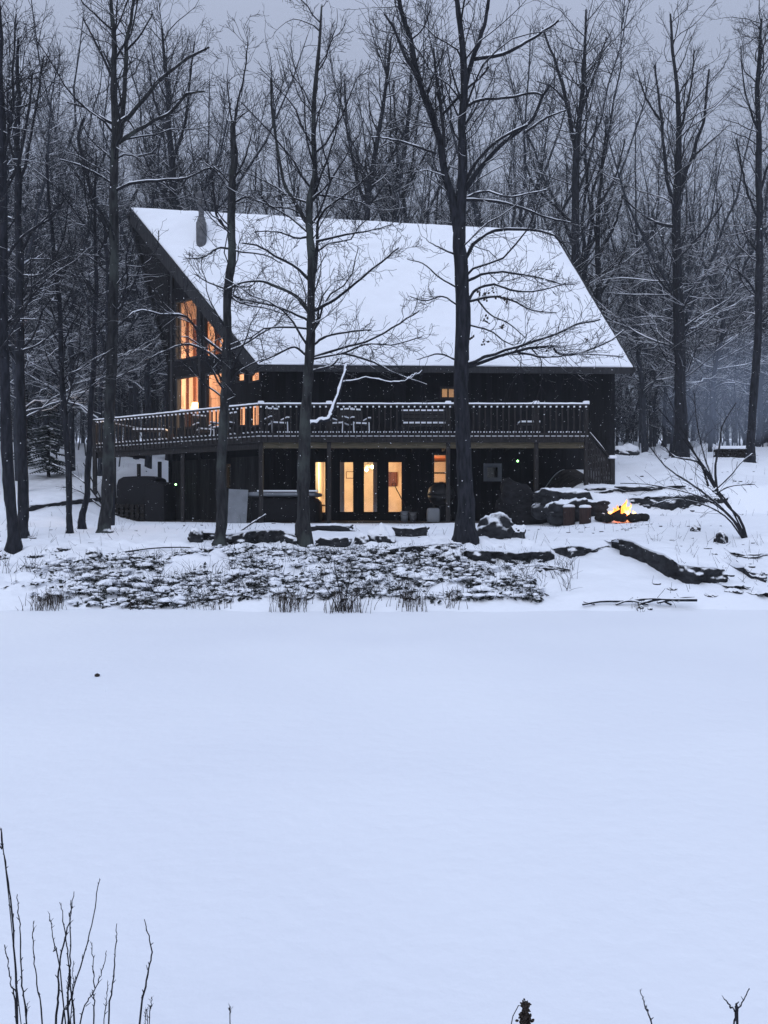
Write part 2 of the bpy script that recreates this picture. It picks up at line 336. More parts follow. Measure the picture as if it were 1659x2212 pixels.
m_.bar(eL - Z3 * .16, eR - Z3 * .16, .06, .2)
m_.build('barge_board', M['trim'], roof)
ch = P(435, 500, 30.0)
m_ = MB(); m_.rings([(.2, -.7), (.2, .0), (.21, .05), (.2, .34), (.17, .36), (.15, .5), (.12, .56), (.105, .6), (.115, .98), (.18, .99), (.18, 1.02), (.11, 1.04), (.11, 1.36), (.24, 1.38), (.24, 1.46), (.14, 1.53), (.02, 1.56)], ch, 18)
m_.build('chimney', M['metal'], roof, True)

A2, B2, C2 = P(565, 0, 28.2)[:2], P(1321, 0, 28.7)[:2], P(372, 0, 31.3)[:2]
D2, E2 = np.array([-8.3, 36.2]), np.array([5.2, 37.0])
class Wall:
    def __init__(s, p0, p1):
        s.p0, s.p1 = np.append(p0, 0), np.append(p1, 0); s.L = np.linalg.norm(p1 - p0); s.d = (s.p1 - s.p0) / s.L
        s.n = np.array([s.d[1], -s.d[0], 0])
        if s.n[1] > 0: s.n = -s.n
    def u(s, sx):
        k = (sx - CX) / F; return (k * s.p0[1] - s.p0[0]) / (s.d[0] - k * s.d[1])
    def Y(s, u): return s.p0[1] + u * s.d[1]
    def rect(s, x0, y0, x1, y1):
        u0, u1 = sorted((s.u(x0), s.u(x1))); Y = s.Y((u0 + u1) / 2); return (u0, u1, CZ + (CY - y1) / F * Y, CZ + (CY - y0) / F * Y)
    def at(s, u, z, t=0): return s.p0 + s.d * u + s.n * t + Z3 * z
    def make(s, name, m, z0, top, holes, parent, th=.16):
        br = sorted({0.0, s.L} | {h[i] for h in holes for i in (0, 1)}); mb = MB()
        for a, b in zip(br[:-1], br[1:]):
            hs = sorted([h for h in holes if h[0] <= a + 1e-6 and h[1] >= b - 1e-6], key=lambda h: h[2]); z = z0
            for h in hs:
                mb.prism([(a, z), (b, z), (b, h[2]), (a, h[2])], s.p0, s.d, s.n, -th, 0); z = h[3]
            mb.prism([(a, z), (b, z), (b, top(b)), (a, top(a))], s.p0, s.d, s.n, -th, 0)
        return mb.build(name, m, parent)
def window(wl, h, mull=(), rails=(), fr=.05, name='window', m=None, label=None):
    u0, u1, z0, z1 = h; mb = MB(); q = lambda a, b, c, d: mb.prism([(a, c), (b, c), (b, d), (a, d)], wl.p0, wl.d, wl.n, -.1, .025)
    q(u0 - .03, u0 + fr, z0 - .03, z1 + .03); q(u1 - fr, u1 + .03, z0 - .03, z1 + .03); q(u0 + fr, u1 - fr, z0 - .03, z0 + fr); q(u0 + fr, u1 - fr, z1 - fr, z1 + .03)
    for t in mull: x = u0 + (u1 - u0) * t; q(x - .025, x + .025, z0 + fr, z1 - fr)
    for t in rails: z = z0 + (z1 - z0) * t; q(u0 + fr, u1 - fr, z - .025, z + .025)
    o = mb.build(name, m or M['trim'], house)
    MB().prism([(u0 + .01, z0 + .01), (u1 - .01, z0 + .01), (u1 - .01, z1 - .01), (u0 + .01, z1 - .01)], wl.p0, wl.d, wl.n, -.07, -.062).build('pane', M['glass'], o)
    if label: o['label'] = label
    return o
WF, WP = Wall(A2, B2), Wall(A2, C2)
doorpanes = [WF.rect(*r) for r in ((679, 996, 705, 1109), (732, 996, 765, 1108), (784, 996, 817, 1108), (837, 996, 870, 1108))]
w_low = WF.rect(935, 980, 966, 1045); w_up = WF.rect(952, 837, 984, 861); w_cat = WF.rect(1046, 1003, 1082, 1038)
low_l = WP.rect(489, 1002, 500, 1056)
up1, up2 = WP.rect(379, 647, 427, 776), WP.rect(441, 672, 487, 769); lo1, lo2 = WP.rect(382, 813, 431, 925), WP.rect(445, 805, 487, 925)
t1, t2 = WP.rect(511, 806, 529, 824), WP.rect(539, 803, 561, 824); t3, t4 = WP.rect(513, 872, 531, 920), WP.rect(540, 872, 562, 920)
def roofz(x, y):   # height of the underside of the near roof slope
    nn = nr; return eL[2] - .27 / nn[2] - (nn[0] * (x - eL[0]) + nn[1] * (y - eL[1])) / nn[2]
WF.make('wall', M['siding'], 1.0, lambda u: min(8.4, roofz(*WF.at(u, 0)[:2]) - .05), doorpanes + [w_low, w_up, w_cat], house)
wall_p = WP.make('wall', M['siding'], 1.0, lambda u: roofz(*WP.at(u, 0)[:2]) - .03, [low_l, up1, up2, lo1, lo2, t1, t2, t3, t4], house)
# added sheet over the angled wall's lower storey, light painted as paler siding
z_ = 3.66
MB().prism([(0, 1.0), (low_l[0], 1.0), (low_l[0], z_), (0, z_)], WP.p0, WP.d, WP.n, .003, .03).prism([(low_l[1], 1.0), (WP.L, 1.0), (WP.L, z_), (low_l[1], z_)], WP.p0, WP.d, WP.n, .003, .03).prism([(low_l[0], 1.0), (low_l[1], 1.0), (low_l[1], low_l[2] - .05), (low_l[0], low_l[2] - .05)], WP.p0, WP.d, WP.n, .003, .03).build('cladding', M['grey_siding'], house)
Yb = WP.Y(up2[0])
# sloping filler that follows the rake over the right-hand tall window
ua, ub = up2[0], up2[1]    # ua is nearer the corner (right in the photograph)
zt = up2[3]
MB().prism([(ua, zt), (ua, zt - (716 - 672) / F * Yb), (ub, zt)], WP.p0, WP.d, WP.n, -.09, .012).build('window_head', M['trim'], house)
Wall(C2, D2).make('wall', M['siding'], 1.0, lambda u: 13.2 - 6.3 * u / 5.0, [], house); Wall(D2, E2).make('wall', M['siding'], 1.0, lambda u: 6.9, [], house)
Wr = Wall(B2, E2); Wr.make('wall', M['siding'], 1.0, lambda u: 6.5 + 5.4 * (1 - abs(u / Wr.L - .46) / .54), [], house)
for h in doorpanes[1:3]:
    window(WF, h, fr=.04, name='door', m=M['siding'])
window(WF, doorpanes[0], fr=.04, name='door', m=M['siding'], label='glazed door leaf with pale yellow light behind it'); window(WF, doorpanes[3], fr=.04, name='door', m=M['siding'])
window(WF, w_low, rails=(.36,)); window(WF, w_up, mull=(.5,)); window(WF, w_cat, fr=.11, m=M['grey'], label='small dark window in a broad pale frame')
window(WP, low_l, fr=.03); window(WP, up1, fr=.05); window(WP, up2, fr=.05); window(WP, lo1, fr=.05); window(WP, lo2, fr=.05)
for t in (t1, t2, t3, t4): window(WP, t, fr=.03)
# posts of the glazed gable
m_ = MB(); 
for sx in (373, 434, 491): u = WP.u(sx); m_.prism([(u - .07, 3.7), (u + .07, 3.7), (u + .07, roofz(*WP.at(u, 0)[:2]) - .06), (u - .07, roofz(*WP.at(u, 0)[:2]) - .06)], WP.p0, WP.d, WP.n, .004, .08)
m_.build('gable_post', M['trim'], house)
zb = up1[2]; MB().prism([(0.02, lo1[3] + .05), (WP.L, lo1[3] + .05), (WP.L, zb - .06), (0.02, zb - .06)], WP.p0, WP.d, WP.n, .004, .05).build('gable_band', M['siding'], house)
# inside: floors, linings, partitions
m_ = MB()
inner = [A2 + [.1, .25], B2 + [-.2, .25], E2 + [-.25, -.25], D2 + [.2, -.25], C2 + [.25, .05]]
def slab(z0, z1): m_.prism([tuple(p) for p in inner], (0, 0, 0), (1, 0, 0), (0, 0, 1), z0, z1, up=(0, 1, 0))
slab(3.72, 4.05); slab(1.2, 1.3); m_.build('floor', M['redwood'], house)
WL_ = Wall(C2 + [.3, .1], D2 + [.25, -.1])
m_ = MB(); m_.prism([(0, 4.05), (WL_.L, 4.05), (WL_.L, 6.6), (0, 12.4)], WL_.p0, WL_.d, WL_.n, -.02, .05); m_.box((-8.2, 35.7, 4.05), (4.9, 35.8, 7.0)); m_.box((-3.2, 28.6, 4.06), (-3.1, 35.6, 8.0))
m_.build('interior_wall', M['pine'], house)
m_ = MB(); m_.box((-4.1, 32.3, 1.3), (4.0, 32.4, 3.7)); m_.box((.95, 28.5, 1.3), (1.02, 31.2, 3.7)); m_.box((2.75, 28.5, 1.3), (2.8, 32.2, 3.7)); m_.box((1.4, 31.0, 4.06), (3.4, 31.1, 7.2)); m_.box((-2.62, 29.5, 1.3), (-2.52, 32.2, 3.7))
m_.build('interior_wall', M['cream'], house)
nf = np.cross(fR - fL, rL - fL); nf /= np.linalg.norm(nf)
def farz(x, y): return fL[2] - .34 / abs(nf[2]) - (nf[0] * (x - fL[0]) + nf[1] * (y - fL[1])) / nf[2]
cc = [(-8.05, 35.6), (4.9, 36.3), (6.4, 32.6), (-8.25, 31.7)]
cv_ = np.array([[x, y, farz(x, y)] for x, y in cc]); MB().add(np.vstack([cv_, cv_ + [0, 0, .02]]), [[0, 1, 2, 3], [7, 6, 5, 4]]).build('ceiling', M['pine'], house)
m_ = MB()   # posts and braces seen through the tall panes
for sx, Yq, wq in ((402, 32.0, .16), (420, 31.9, .12), (446, 31.0, .1)):
    p = P(sx, 0, Yq); m_.box((p[0] - wq / 2, Yq, 4.06), (p[0] + wq / 2, Yq + .16, 9.6))
m_.bar(P(477, 655, 30.6), P(465, 790, 31.0), .16, .2); m_.bar(P(386, 640, 32.2), P(392, 790, 32.3), .34, .1)
m_.build('interior_post', M['redwood'], house)
def lamp(name, loc, e, c=(1, .66, .42), r=.12):
    l = bpy.data.lights.new(name, 'POINT'); l.energy = e; l.color = c; l.shadow_soft_size = r; o = bpy.data.objects.new(name, l); o.location = loc; COL.objects.link(o)
lamp('upper_room_light', (-6.2, 31.2, 7.2), 900); lamp('lower_lounge_light', (-6.0, 31.9, 5.4), 600, (1, .68, .45))
lamp('basement_light', (-.4, 29.6, 3.3), 150); lamp('basement_hall_light', (-1.75, 29.3, 3.2), 300, (1, .8, .46)); lamp('side_room_light', (1.9, 29.8, 3.1), 120, (1, .6, .34)); lamp('hall_light', (2.35, 29.6, 6.0), 60, (1, .6, .32)); lamp('cellar_light', (-5.8, 30.9, 2.9), 200, (1, .66, .38))
# things that stand in the lit rooms
def floor_lamp(loc, h, label):
    t = thing('floor_lamp', loc, label, 'lamp'); x, y, z = loc
    MB().rings([(.14, 0), (.13, .03), (.015, .05), (.012, h - .25)], loc, 10).build('stand', M['blackmetal'], t, True)
    MB().rings([(.2, h - .28), (.13, h)], loc, 14).build('lamp_shade', M['lampshade'], t, True)
p = P(422, 0, 31.6); floor_lamp((p[0], 31.6, 4.05), 2.05, 'standing lamp with a cone shade behind the tall lower gable window')
t = thing('armchair', (*P(400, 0, 31.55)[:2], 4.05), 'dark high backed armchair silhouetted in the lower gable window', 'armchair')
o_ = np.array(world_loc(t))
def rbox(mb, c, s, rz=0, k=2, pw=.45):
    """softly rounded box"""
    g = np.linspace(-1, 1, 7); fs = []; V = []; Q = []; 
    for ax in range(3):
        for sg in (-1, 1):
            b = len(V)
            for i in g:
                for j in g:
                    p = [0, 0, 0]; p[ax] = sg; p[(ax + 1) % 3] = i * sg; p[(ax + 2) % 3] = j; V.append(p)
            for i in range(6):
                for j in range(6): Q.append([b + i * 7 + j, b + (i + 1) * 7 + j, b + (i + 1) * 7 + j + 1, b + i * 7 + j + 1])
    V = np.array(V, float); ln = (np.abs(V) ** 6).sum(1, keepdims=True) ** (1 / 6.); V = V / ln * np.array(s) / 2; c_, s_ = math.cos(rz), math.sin(rz)
    V = np.stack([V[:, 0] * c_ - V[:, 1] * s_, V[:, 0] * s_ + V[:, 1] * c_, V[:, 2]], -1) + np.asarray(c); return mb.add(V, Q)
rbox(MB(), o_ + [0, 0, .4], (.85, .8, .3)).build('seat', M['hide'], t, True); rbox(MB(), o_ + [.05, .3, 1.0], (.85, .25, 1.5)).build('backrest', M['hide'], t, True)
for s in (-1, 1): rbox(MB(), o_ + [.42 * s, 0, .45], (.16, .8, .6)).build('armrest', M['hide'], t, True)
def picture(sx, sy, Y, w, h, c, label):
    p = P(sx, sy, Y); t = thing('framed_picture', p, label, 'picture'); MB().box(p - [w / 2, .02, h / 2], p + [w / 2, .02, h / 2]).build('frame', M['redwood'], t)
    MB().box(p - [w / 2 - .03, .03, h / 2 - .03], p + [w / 2 - .03, -.021, h / 2 - .03]).build('print', c, t)
picture(756, 1026, 32.25, .32, .3, M['cream'], 'small pale framed picture seen through the second glazed door leaf')
picture(846, 1035, 32.25, .5, .6, M['redwood'], 'dark framed picture seen through the fourth glazed door leaf')
p = P(795, 1010, 30.6); t = thing('pendant_lamp', (p[0], p[1], 3.7), 'lit pendant lamp with two bulbs hanging behind the third glazed door leaf', 'lamp')
MB().tube([(p[0], p[1], 3.7), p], .012, 6).build('cord', M['blackmetal'], t); MB().rings([(.05, .12), (.16, -.02)], p, 12).build('lamp_shade', M['cream'], t, True)
for dx, dz in ((-.06, -.1), (.17, .02)): MB().rings([(.01, -.07), (.06, -.03), (.07, .02), (.03, .07)], p + [dx, -.05, dz], 10).build('bulb', M['bulb'], t, True)
p = P(698, 1080, 29.3); t = thing('side_table', (p[0], p[1], 1.3), 'low table with a pale lamp base behind the leftmost glazed door leaf', 'table')
MB().box((p[0] - .3, p[1] - .2, 1.82), (p[0] + .3, p[1] + .2, 1.88)).build('tabletop', M['redwood'], t)
for i in (-1, 1):
    for j in (-1, 1): MB().box((p[0] + i * .25 - .02, p[1] + j * .15 - .02, 1.3), (p[0] + i * .25 + .02, p[1] + j * .15 + .02, 1.82)).build('leg', M['redwood'], t)
def curtain(sx0, sx1, Y, m, label):
    t = MB(); x0, x1 = P(sx0, 0, Y)[0], P(sx1, 0, Y)[0]; n = 40; xs_ = np.linspace(x0, x1, n); yy = Y + .035 * np.sin(np.arange(n) * 1.3); V = []
    for d in (0, .012):
        for z in (1.36, 3.5): V += [(x, y + d, z) for x, y in zip(xs_, yy)]
    Q = [[i, i + 1, n + i + 1, n + i] for i in range(n - 1)] + [[2 * n + i + 1, 2 * n + i, 3 * n + i, 3 * n + i + 1] for i in range(n - 1)]
    Q += [[0, n, 3 * n, 2 * n], [n - 1, 3 * n - 1, 4 * n - 1, 2 * n - 1]]
    return tag(t.add(V, Q).build('curtain', m, None, True), label, 'curtain')
curtain(806, 822, 28.75, M['redwood'], 'brown drawn back curtain inside the third glazed door leaf'); curtain(733, 744, 28.75, M['pine'], 'tan drawn back curtain inside the second glazed door leaf')

# ------------------------------------------------------------------ raised deck
deck = thing('raised_deck', (0, 26, 1.2), 'long dark timber deck on posts with a snow topped baluster railing along the house front', 'deck')
dR = P(1271, 0, 25.0)[:2]; dC = P(558, 0, 25.0)[:2]; dL = P(203, 0, 29.4)[:2]; dB = dL + np.array([.9, 3.4])
ZF, ZH = 4.05, 5.08
m_ = MB(); pl = [dR, dC, dL, dB, C2 + [.1, -.05], A2 + [0, -.06], [dR[0], B2[1] - .1]]
pl = [np.array(p) for p in (dR, dC, dL, dB)] + [C2 + np.array([-.06, 0.0]), A2 + np.array([-.02, -.1]), np.array([dR[0], 28.5])]
def fan(poly, z0, z1, mb):   # concave outline split into three convex pieces
    for q in ((0, 1, 5, 6), (1, 4, 5), (1, 2, 3, 4)): mb.prism([tuple(poly[i]) for i in q], (0, 0, 0), (1, 0, 0), (0, 0, 1), z0, z1, up=(0, 1, 0))
fan(pl, ZF - .05, ZF, m_); m_.build('deck_floor', M['deckwood'], deck)
m_ = MB(); fan([p * 1.0 for p in pl], ZF + .004, ZF + .05, m_); m_.build('snow', M['snow'], deck)
segs = [(dR, dC), (dC, dL), (dL, dB)]
def v3(p, z): return np.array([p[0], p[1], z])
m_ = MB()
for a, b in segs: m_.bar(v3(a, 3.955), v3(b, 3.955), .045, .185)
m_.build('rim_joist', M['deckwood'], deck)
m_ = MB(); q = np.array([0, .12]); m_.bar(v3(dR + q + [-.05, 0], 3.79), v3(dC + q + [.1, 0], 3.79), .08, .22); m_.build('beam', M['beam'], deck)
dn = (dL - dC) / np.linalg.norm(dL - dC); nin = np.array([-dn[1], dn[0]]); nin = nin if nin[1] > 0 else -nin
m_ = MB(); m_.bar(v3(dC + nin * .12, 3.78), v3(dL + nin * .12, 3.78), .08, .24); m_.build('beam', M['deckwood'], deck)
m_ = MB()
for k in np.linspace(0, 1, 20)[1:-1]:
    p = dR + (dC - dR) * k; m_.bar(v3(p + [0, .2], 3.9), v3(p + [0, 3.0], 3.9), .045, .19)
m_.build('joist', M['deckwood'], deck)
rail = MB()
for a, b in segs: rail.bar(v3(a, ZH), v3(b, ZH), .1, .04)
handrail = rail.build('handrail', M['deckwood'], deck)
m_ = MB()
for a, b in segs:
    n = 60; t = np.linspace(0, 1, n)[:, None]; L = np.linalg.norm(b - a); pts = np.array([v3(a, ZH + .035), ]) * (1 - t) + np.array([v3(b, ZH + .035)]) * t
    pts[:, 2] += .012 * fbm(np.arange(n) * .7, np.zeros(n), 3, 2); m_.tube(pts, .042 + .01 * fbm(np.arange(n) * .9, np.ones(n), 5, 2), 8)
m_.build('snow', M['snow'], handrail, True)
m_ = MB(); lowrail = MB(); lowsnow = MB(); r_ = rs(4)
bal_pts = []
for a, b in segs:
    L = np.linalg.norm(b - a); d = (b - a) / L; out = np.array([d[1], -d[0]]); cen = np.array([-4, 30.0]); out = out if np.dot(out, (a + b) / 2 - cen) > 0 else -out
    lowrail.bar(v3(a, 4.13), v3(b, 4.13), .04, .085)
    N = int(L / .19)
    for k in range(N):
        p = a + d * (k + .5) * L / N + out * .045
        if len(bal_pts) < 98: bal_pts.append(p)
        q0 = a + d * ((k + .18) * L / N); q1 = a + d * ((k + .82) * L / N)
        if r_.rand() < .93: lowsnow.tube([v3(q0, 4.195), v3((q0 + q1) / 2, 4.2 + .01 * r_.rand()), v3(q1, 4.195)], [.018, .03, .018], 6)
bal = None
for p in bal_pts:
    if bal is None:
        mb = MB(); mb.box((p[0] - .02, p[1] - .02, 3.9), (p[0] + .02, p[1] + .02, 5.0)); bal = mb.build('baluster', M['deckwood'], deck)
        sn = rbox(MB(), v3(p, 5.0) + [0, -.028, .012], (.055, .06, .05)).build('snow', M['snow'], bal, True); b0 = p
    else:
        c = bal.copy(); COL.objects.link(c); c.parent = deck; c.location = (p[0] - b0[0], p[1] - b0[1], 0)
        d = sn.copy(); COL.objects.link(d); d.parent = c
lr = lowrail.build('bottom_rail', M['deckwood'], deck); lowsnow.build('snow', M['snow'], lr, True)
def post(sx, Y, z0, z1, cap, wd=.13):
    p = P(sx, 0, Y); o = MB().box((p[0] - wd / 2, Y - wd / 2, z0), (p[0] + wd / 2, Y + wd / 2, z1)).build('post', M['deckwood'], deck)
    if cap: rbox(MB(), (p[0], Y, z1 + .05), (wd * 1.5, wd * 1.5, .12)).build('snow', M['snow'], o, True)
for sx, c in ((1266, 1), (1158, 1), (968, 1), (711, 1), (564, 1)): post(sx, 25.1, 1.0, ZH + .03, c)
for sx in (395, 205):
    t_ = WP; Yp = 25.06 + (29.4 - 25.0) * (558 - sx) / 355 * (1.02 if sx == 395 else .98); post(sx, Yp, 1.0, ZH + .03, sx == 395)
for sx, Yp in ((480, 26.3), (345, 31.5), (300, 33.0), (246, 29.2)): post(sx, Yp, 1.0, 3.66, False)

st = thing('deck_stairs', (7.0, 25.6, 2.4), 'boarded wooden steps going down from the right end of the deck', 'stairs')
x0 = dR[0] + .07; x1 = P(1322, 0, 25.2)[0]; n = 7; z1_ = 2.55
for k in range(n):
    xa = x0 + (x1 - x0) * k / n; z = ZF - (ZF - z1_) * (k + 1) / (n + .4)
    o = MB().box((xa, 25.25, z - .05), (xa + (x1 - x0) / n + .05, 26.3, z)).build('tread', M['deckwood'], st); MB().box((xa + .02, 25.3, z + .003), (xa + (x1 - x0) / n + .03, 26.25, z + .05)).build('snow', M['snow'], o)
m_ = MB(); nb = 9
for k in range(nb):
    xa = x0 + (x1 - x0) * k / nb; xb = xa + (x1 - x0) / nb - .012; zt = lambda x: 4.2 - (4.2 - 3.28) * (x - x0) / (x1 - x0) - .12
    m_.prism([(xa, max(2.3, zt(xa) - 1.5)), (xb, max(2.3, zt(xb) - 1.5)), (xb, zt(xb)), (xa, zt(xa))], (0, 25.2, 0), (1, 0, 0), (0, 1, 0), 0, .03)
m_.build('side_panel', M['deckwood'], st)
hr = MB().bar((x0, 25.2, 4.2), (x1, 25.2, 3.3), .09, .05).build('handrail', M['deckwood'], st); MB().tube([(x0 + .03, 25.2, 4.21), ((x0 + x1) / 2, 25.2, 3.78), (x1 - .03, 25.2, 3.33)], [.02, .033, .025], 8).build('snow', M['snow'], hr, True)
for yy in (25.2, 26.35):
    o = MB().box((x1 - .06, yy - .07, 2.2), (x1 + .08, yy + .07, 3.36)).build('newel_post', M['deckwood'], st); rbox(MB(), (x1 + .01, yy, 3.4), (.24, .24, .11)).build('snow', M['snow'], o, True)

# ------------------------------------------------------------------ deck furniture
def deck_chair(loc, rz, label):
    t = thing('deck_chair', loc, label, 'chair', 'snow dusted chairs on the deck'); o = np.array(loc); c, s = math.cos(rz), math.sin(rz)
    def T(p): return o + np.array([p[0] * c - p[1] * s, p[0] * s + p[1] * c, p[2]])
    m_ = MB()
    for k in range(5): m_.bar(T((-.2 + .1 * k, -.25, .43)), T((-.2 + .1 * k, .22, .38)), .08, .02)
    se = m_.build('seat', M['deckwood'], t); MB().bar(T((0, -.24, .47)), T((0, .2, .425)), .46, .05).build('snow', M['snow'], se)
    m_ = MB()
    for k in range(5): m_.bar(T((-.2 + .1 * k, .2, .36)), T((-.22 + .11 * k, .42, 1.0 - .03 * abs(k - 2))), .08, .02, up=(0, 1, 0))
    ba = m_.build('backrest', M['deckwood'], t); MB().bar(T((-.24, .42, 1.01)), T((.24, .42, 1.01)), .05, .05).build('snow', M['snow'], ba)
    for i in (-1, 1):
        ar = MB().bar(T((.29 * i, -.3, .62)), T((.29 * i, .3, .58)), .1, .025).build('armrest', M['deckwood'], t); MB().bar(T((.29 * i, -.29, .655)), T((.29 * i, .28, .615)), .09, .045).build('snow', M['snow'], ar)
        lg = MB().bar(T((.27 * i, -.28, 0)), T((.27 * i, -.22, .61)), .05, .07).build('leg', M['deckwood'], t); MB().bar(T((.27 * i, -.31, .05)), T((.27 * i, -.265, .5)), .03, .03).build('snow', M['snow'], lg)
        MB().bar(T((.27 * i, .38, 0)), T((.27 * i, .2, .42)), .05, .07).build('leg', M['deckwood'], t)
    return t
for sx, Yc, rz, lb in ((598, 25.7, .5, 'snow dusted deck chair turned sideways, nearest the deck corner left of the middle trunk'), (735, 25.8, -.5, 'snow dusted deck chair beneath the snow laden broken branch'), (775, 25.9, .35, 'snow dusted deck chair just right of the broken branch'), (480, 26.9, -.8, 'snow dusted deck chair below the glowing gable window'), (440, 27.6, .6, 'snow dusted deck chair at the angled railing under the left gable pane')):
    p = P(sx, 0, Yc); deck_chair((p[0], Yc, ZF + .05), rz, lb)
def bench(sx0, sx1, Yc, label, name='bench', h=.45, back=True):
    a, b = P(sx0, 0, Yc)[0], P(sx1, 0, Yc)[0]; t = thing(name, ((a + b) / 2, Yc, ZF + .05), label, name.split('_')[-1]); z = ZF + .05
    se = MB().box((a, Yc - .25, z + h - .05), (b, Yc + .25, z + h)).build('seat' if back else 'tabletop', M['deckwood'], t); MB().box((a + .02, Yc - .24, z + h + .003), (b - .02, Yc + .24, z + h + .06)).build('snow', M['snow'], se)
    if back:
        m_ = MB(); [m_.box((a, Yc + .22, z + h + .1 + k * .14), (b, Yc + .26, z + h + .2 + k * .14)) for k in range(3)]; ba = m_.build('backrest', M['deckwood'], t); MB().box((a, Yc + .215, z + h + .483), (b, Yc + .265, z + h + .53)).build('snow', M['snow'], ba)
    for x in (a + .06, b - .06):
        for y in (-.2, .2): MB().box((x - .03, Yc + y - .03, z), (x + .03, Yc + y + .03, z + h - .05)).build('leg', M['deckwood'], t)
bench(868, 962, 25.9, 'wide bench with snow on its seat behind the railing, left of the forked trunk'); bench(1120, 1165, 26.0, 'small square table with a snow top near the stair end of the deck', 'side_table', .5, False)
bench(290, 360, 30.2, 'long table with a snow top at the far left of the deck', 'patio_table', .7, False)

# ------------------------------------------------------------------ under the deck
p0, p1 = P(533, 0, 25.7), P(688, 0, 25.7)
t = thing('hot_tub', ((p0[0] + p1[0]) / 2, 26.6, 1.2), 'dark square hot tub with a snow edged cover standing under the deck', 'hot tub')
m_ = MB(); rbox(m_, ((p0[0] + p1[0]) / 2, 26.75, 1.6), (p1[0] - p0[0], 2.1, 1.05)); m_.build('cabinet', M['darkcloth'], t, True)
cv = rbox(MB(), ((p0[0] + p1[0]) / 2 - .05, 26.75, 2.2), (p1[0] - p0[0] + .1, 2.2, .16)).build('cover', M['grey'], t, True)
MB().box((p0[0] + .35, 25.66, 2.285), (p1[0] - .03, 26.2, 2.33)).build('snow', M['snow'], cv)
t = tag(MB().prism([(0, 0), (.62, 0), (.66, 1.15), (.02, 1.18)], P(491, 1133, 25.45), (1, .05, 0), (-.05, 1, 0), 0, .06, up=(0, .12, 1)).build('folded_cover', M['grey'], None), 'pale grey padded panel leaning against the left end of the hot tub', 'panel')
g = P(300, 0, 28.2)
t = thing('covered_woodpile', (g[0], 28.2, 1.2), 'long dark tarp covered pile under the left part of the deck', 'woodpile')
m_ = MB(); rbox(m_, (g[0], 28.6, 2.0), (1.8, 1.0, 1.85), -.3); rbox(m_, (g[0] + .8, 28.2, 1.9), (.9, .9, 1.6), -.3); m_.build('tarp', M['darkcloth'], t, True)
m_ = MB(); r_ = rs(8)
for i in range(4):
    for j in range(9): c = np.array([g[0] - .75 + j * .19, 28.0, 1.3 + i * .17]); m_.tube([c + [0, -.05, 0], c + [.02, .3, 0]], .075 + .015 * r_.rand(), 8)
m_.build('firewood', M['charred'], t)
def shovel():
    a, b = P(878, 1098, 27.6), P(853, 1050, 28.0); t = thing('shovel', a, 'long handled shovel with a ring grip leaning against the fourth door leaf', 'shovel')
    MB().tube([a, (a + b) / 2, b], .017, 8).build('handle', M['stump'], t); an = np.linspace(0, 2 * np.pi, 14); u = (b - a) / np.linalg.norm(b - a); sd = np.array([1, 0, 0]) - u * u[0]; sd /= np.linalg.norm(sd)
    MB().tubes([[b + u * .07 + .07 * (np.cos(q) * -u + np.sin(q) * sd) for q in an]], np.full((1, 14), .012), 6).build('grip', M['stump'], t)
    MB().prism([(-.1, 0), (.1, 0), (.12, -.2), (.06, -.3), (-.06, -.3), (-.12, -.2)], a + [0, 0, .06], sd, (0, -1, .2), 0, .012, up=u).build('blade', M['blackmetal'], t)
shovel()
def bucket(sx, Y, r, h, m, label):
    p = P(sx, 0, Y); c = (p[0], Y, 1.27); t = thing('bucket', c, label, 'bucket'); MB().rings([(r * .8, 0), (r, h), (r + .012, h), (r + .012, h - .03), (r * .9, h - .02), (r * .75, .03)], c, 16).build('pail', m, t, True)
    an = np.linspace(0, np.pi, 12); MB().tubes([[(c[0] + r * math.cos(q), Y - .05 - .1 * math.sin(q), c[2] + h - .03 - .12 * math.sin(q)) for q in an]], np.full((1, 12), .006), 5).build('handle', M['blackmetal'], t)
bucket(874, 26.6, .15, .36, M['grey'], 'pale grey bucket on the patio beside the shovel'); bucket(892, 26.5, .14, .33, M['metal'], 'metal bucket on the patio, right of the paler bucket')
p = P(953, 0, 26.6); t = thing('kettle_grill', (p[0], 26.6, 1.25), 'dark domed kettle grill in front of the small low window', 'grill'); c = (p[0], 26.6, 1.25)
MB().rings([(.05, .55), (.3, .62), (.44, .8), (.47, .92)], c, 20).build('bowl', M['blackmetal'], t, True); ld = MB().rings([(.48, .925), (.47, 1.0), (.4, 1.2), (.22, 1.33), (.02, 1.37)], c, 20).build('lid', M['blackmetal'], t, True)
MB().bar(np.array(c) + [-.07, -.1, 1.38], np.array(c) + [.07, -.1, 1.38], .03, .03).build('handle', M['stump'], ld)
for q in range(3): a = q * 2.09 + .4; MB().tube([np.array(c) + [.25 * math.cos(a), .25 * math.sin(a), .65], np.array(c) + [.42 * math.cos(a), .42 * math.sin(a), 0]], .018, 6).build('leg', M['blackmetal'], t)
t = tag(rbox(MB(), P(936, 1113, 26.3), (.45, .35, .5)).build('sack', M['grey'], None, True), 'small grey sack slumped on the patio beside the kettle grill', 'sack')
for sx, sy, Y, lb in ((1118, 996, 28.35, 'tiny green light glowing on the dark wall near the stairs'), (380, 1046.5, 30.6, 'tiny bright green light on the grey boards under the left deck')):
    p = P(sx, sy, Y); t = thing('indicator_light', p, lb, 'light'); MB().box(p + [-.07, .0, -.04], p + [.05, .06, .04]).build('case', M['blackmetal'], t); MB().rings([(.01, -.035), (.034, 0), (.01, .035)], p + [0, -.03, 0], 10).build('lens', M['green_led'], t, True)
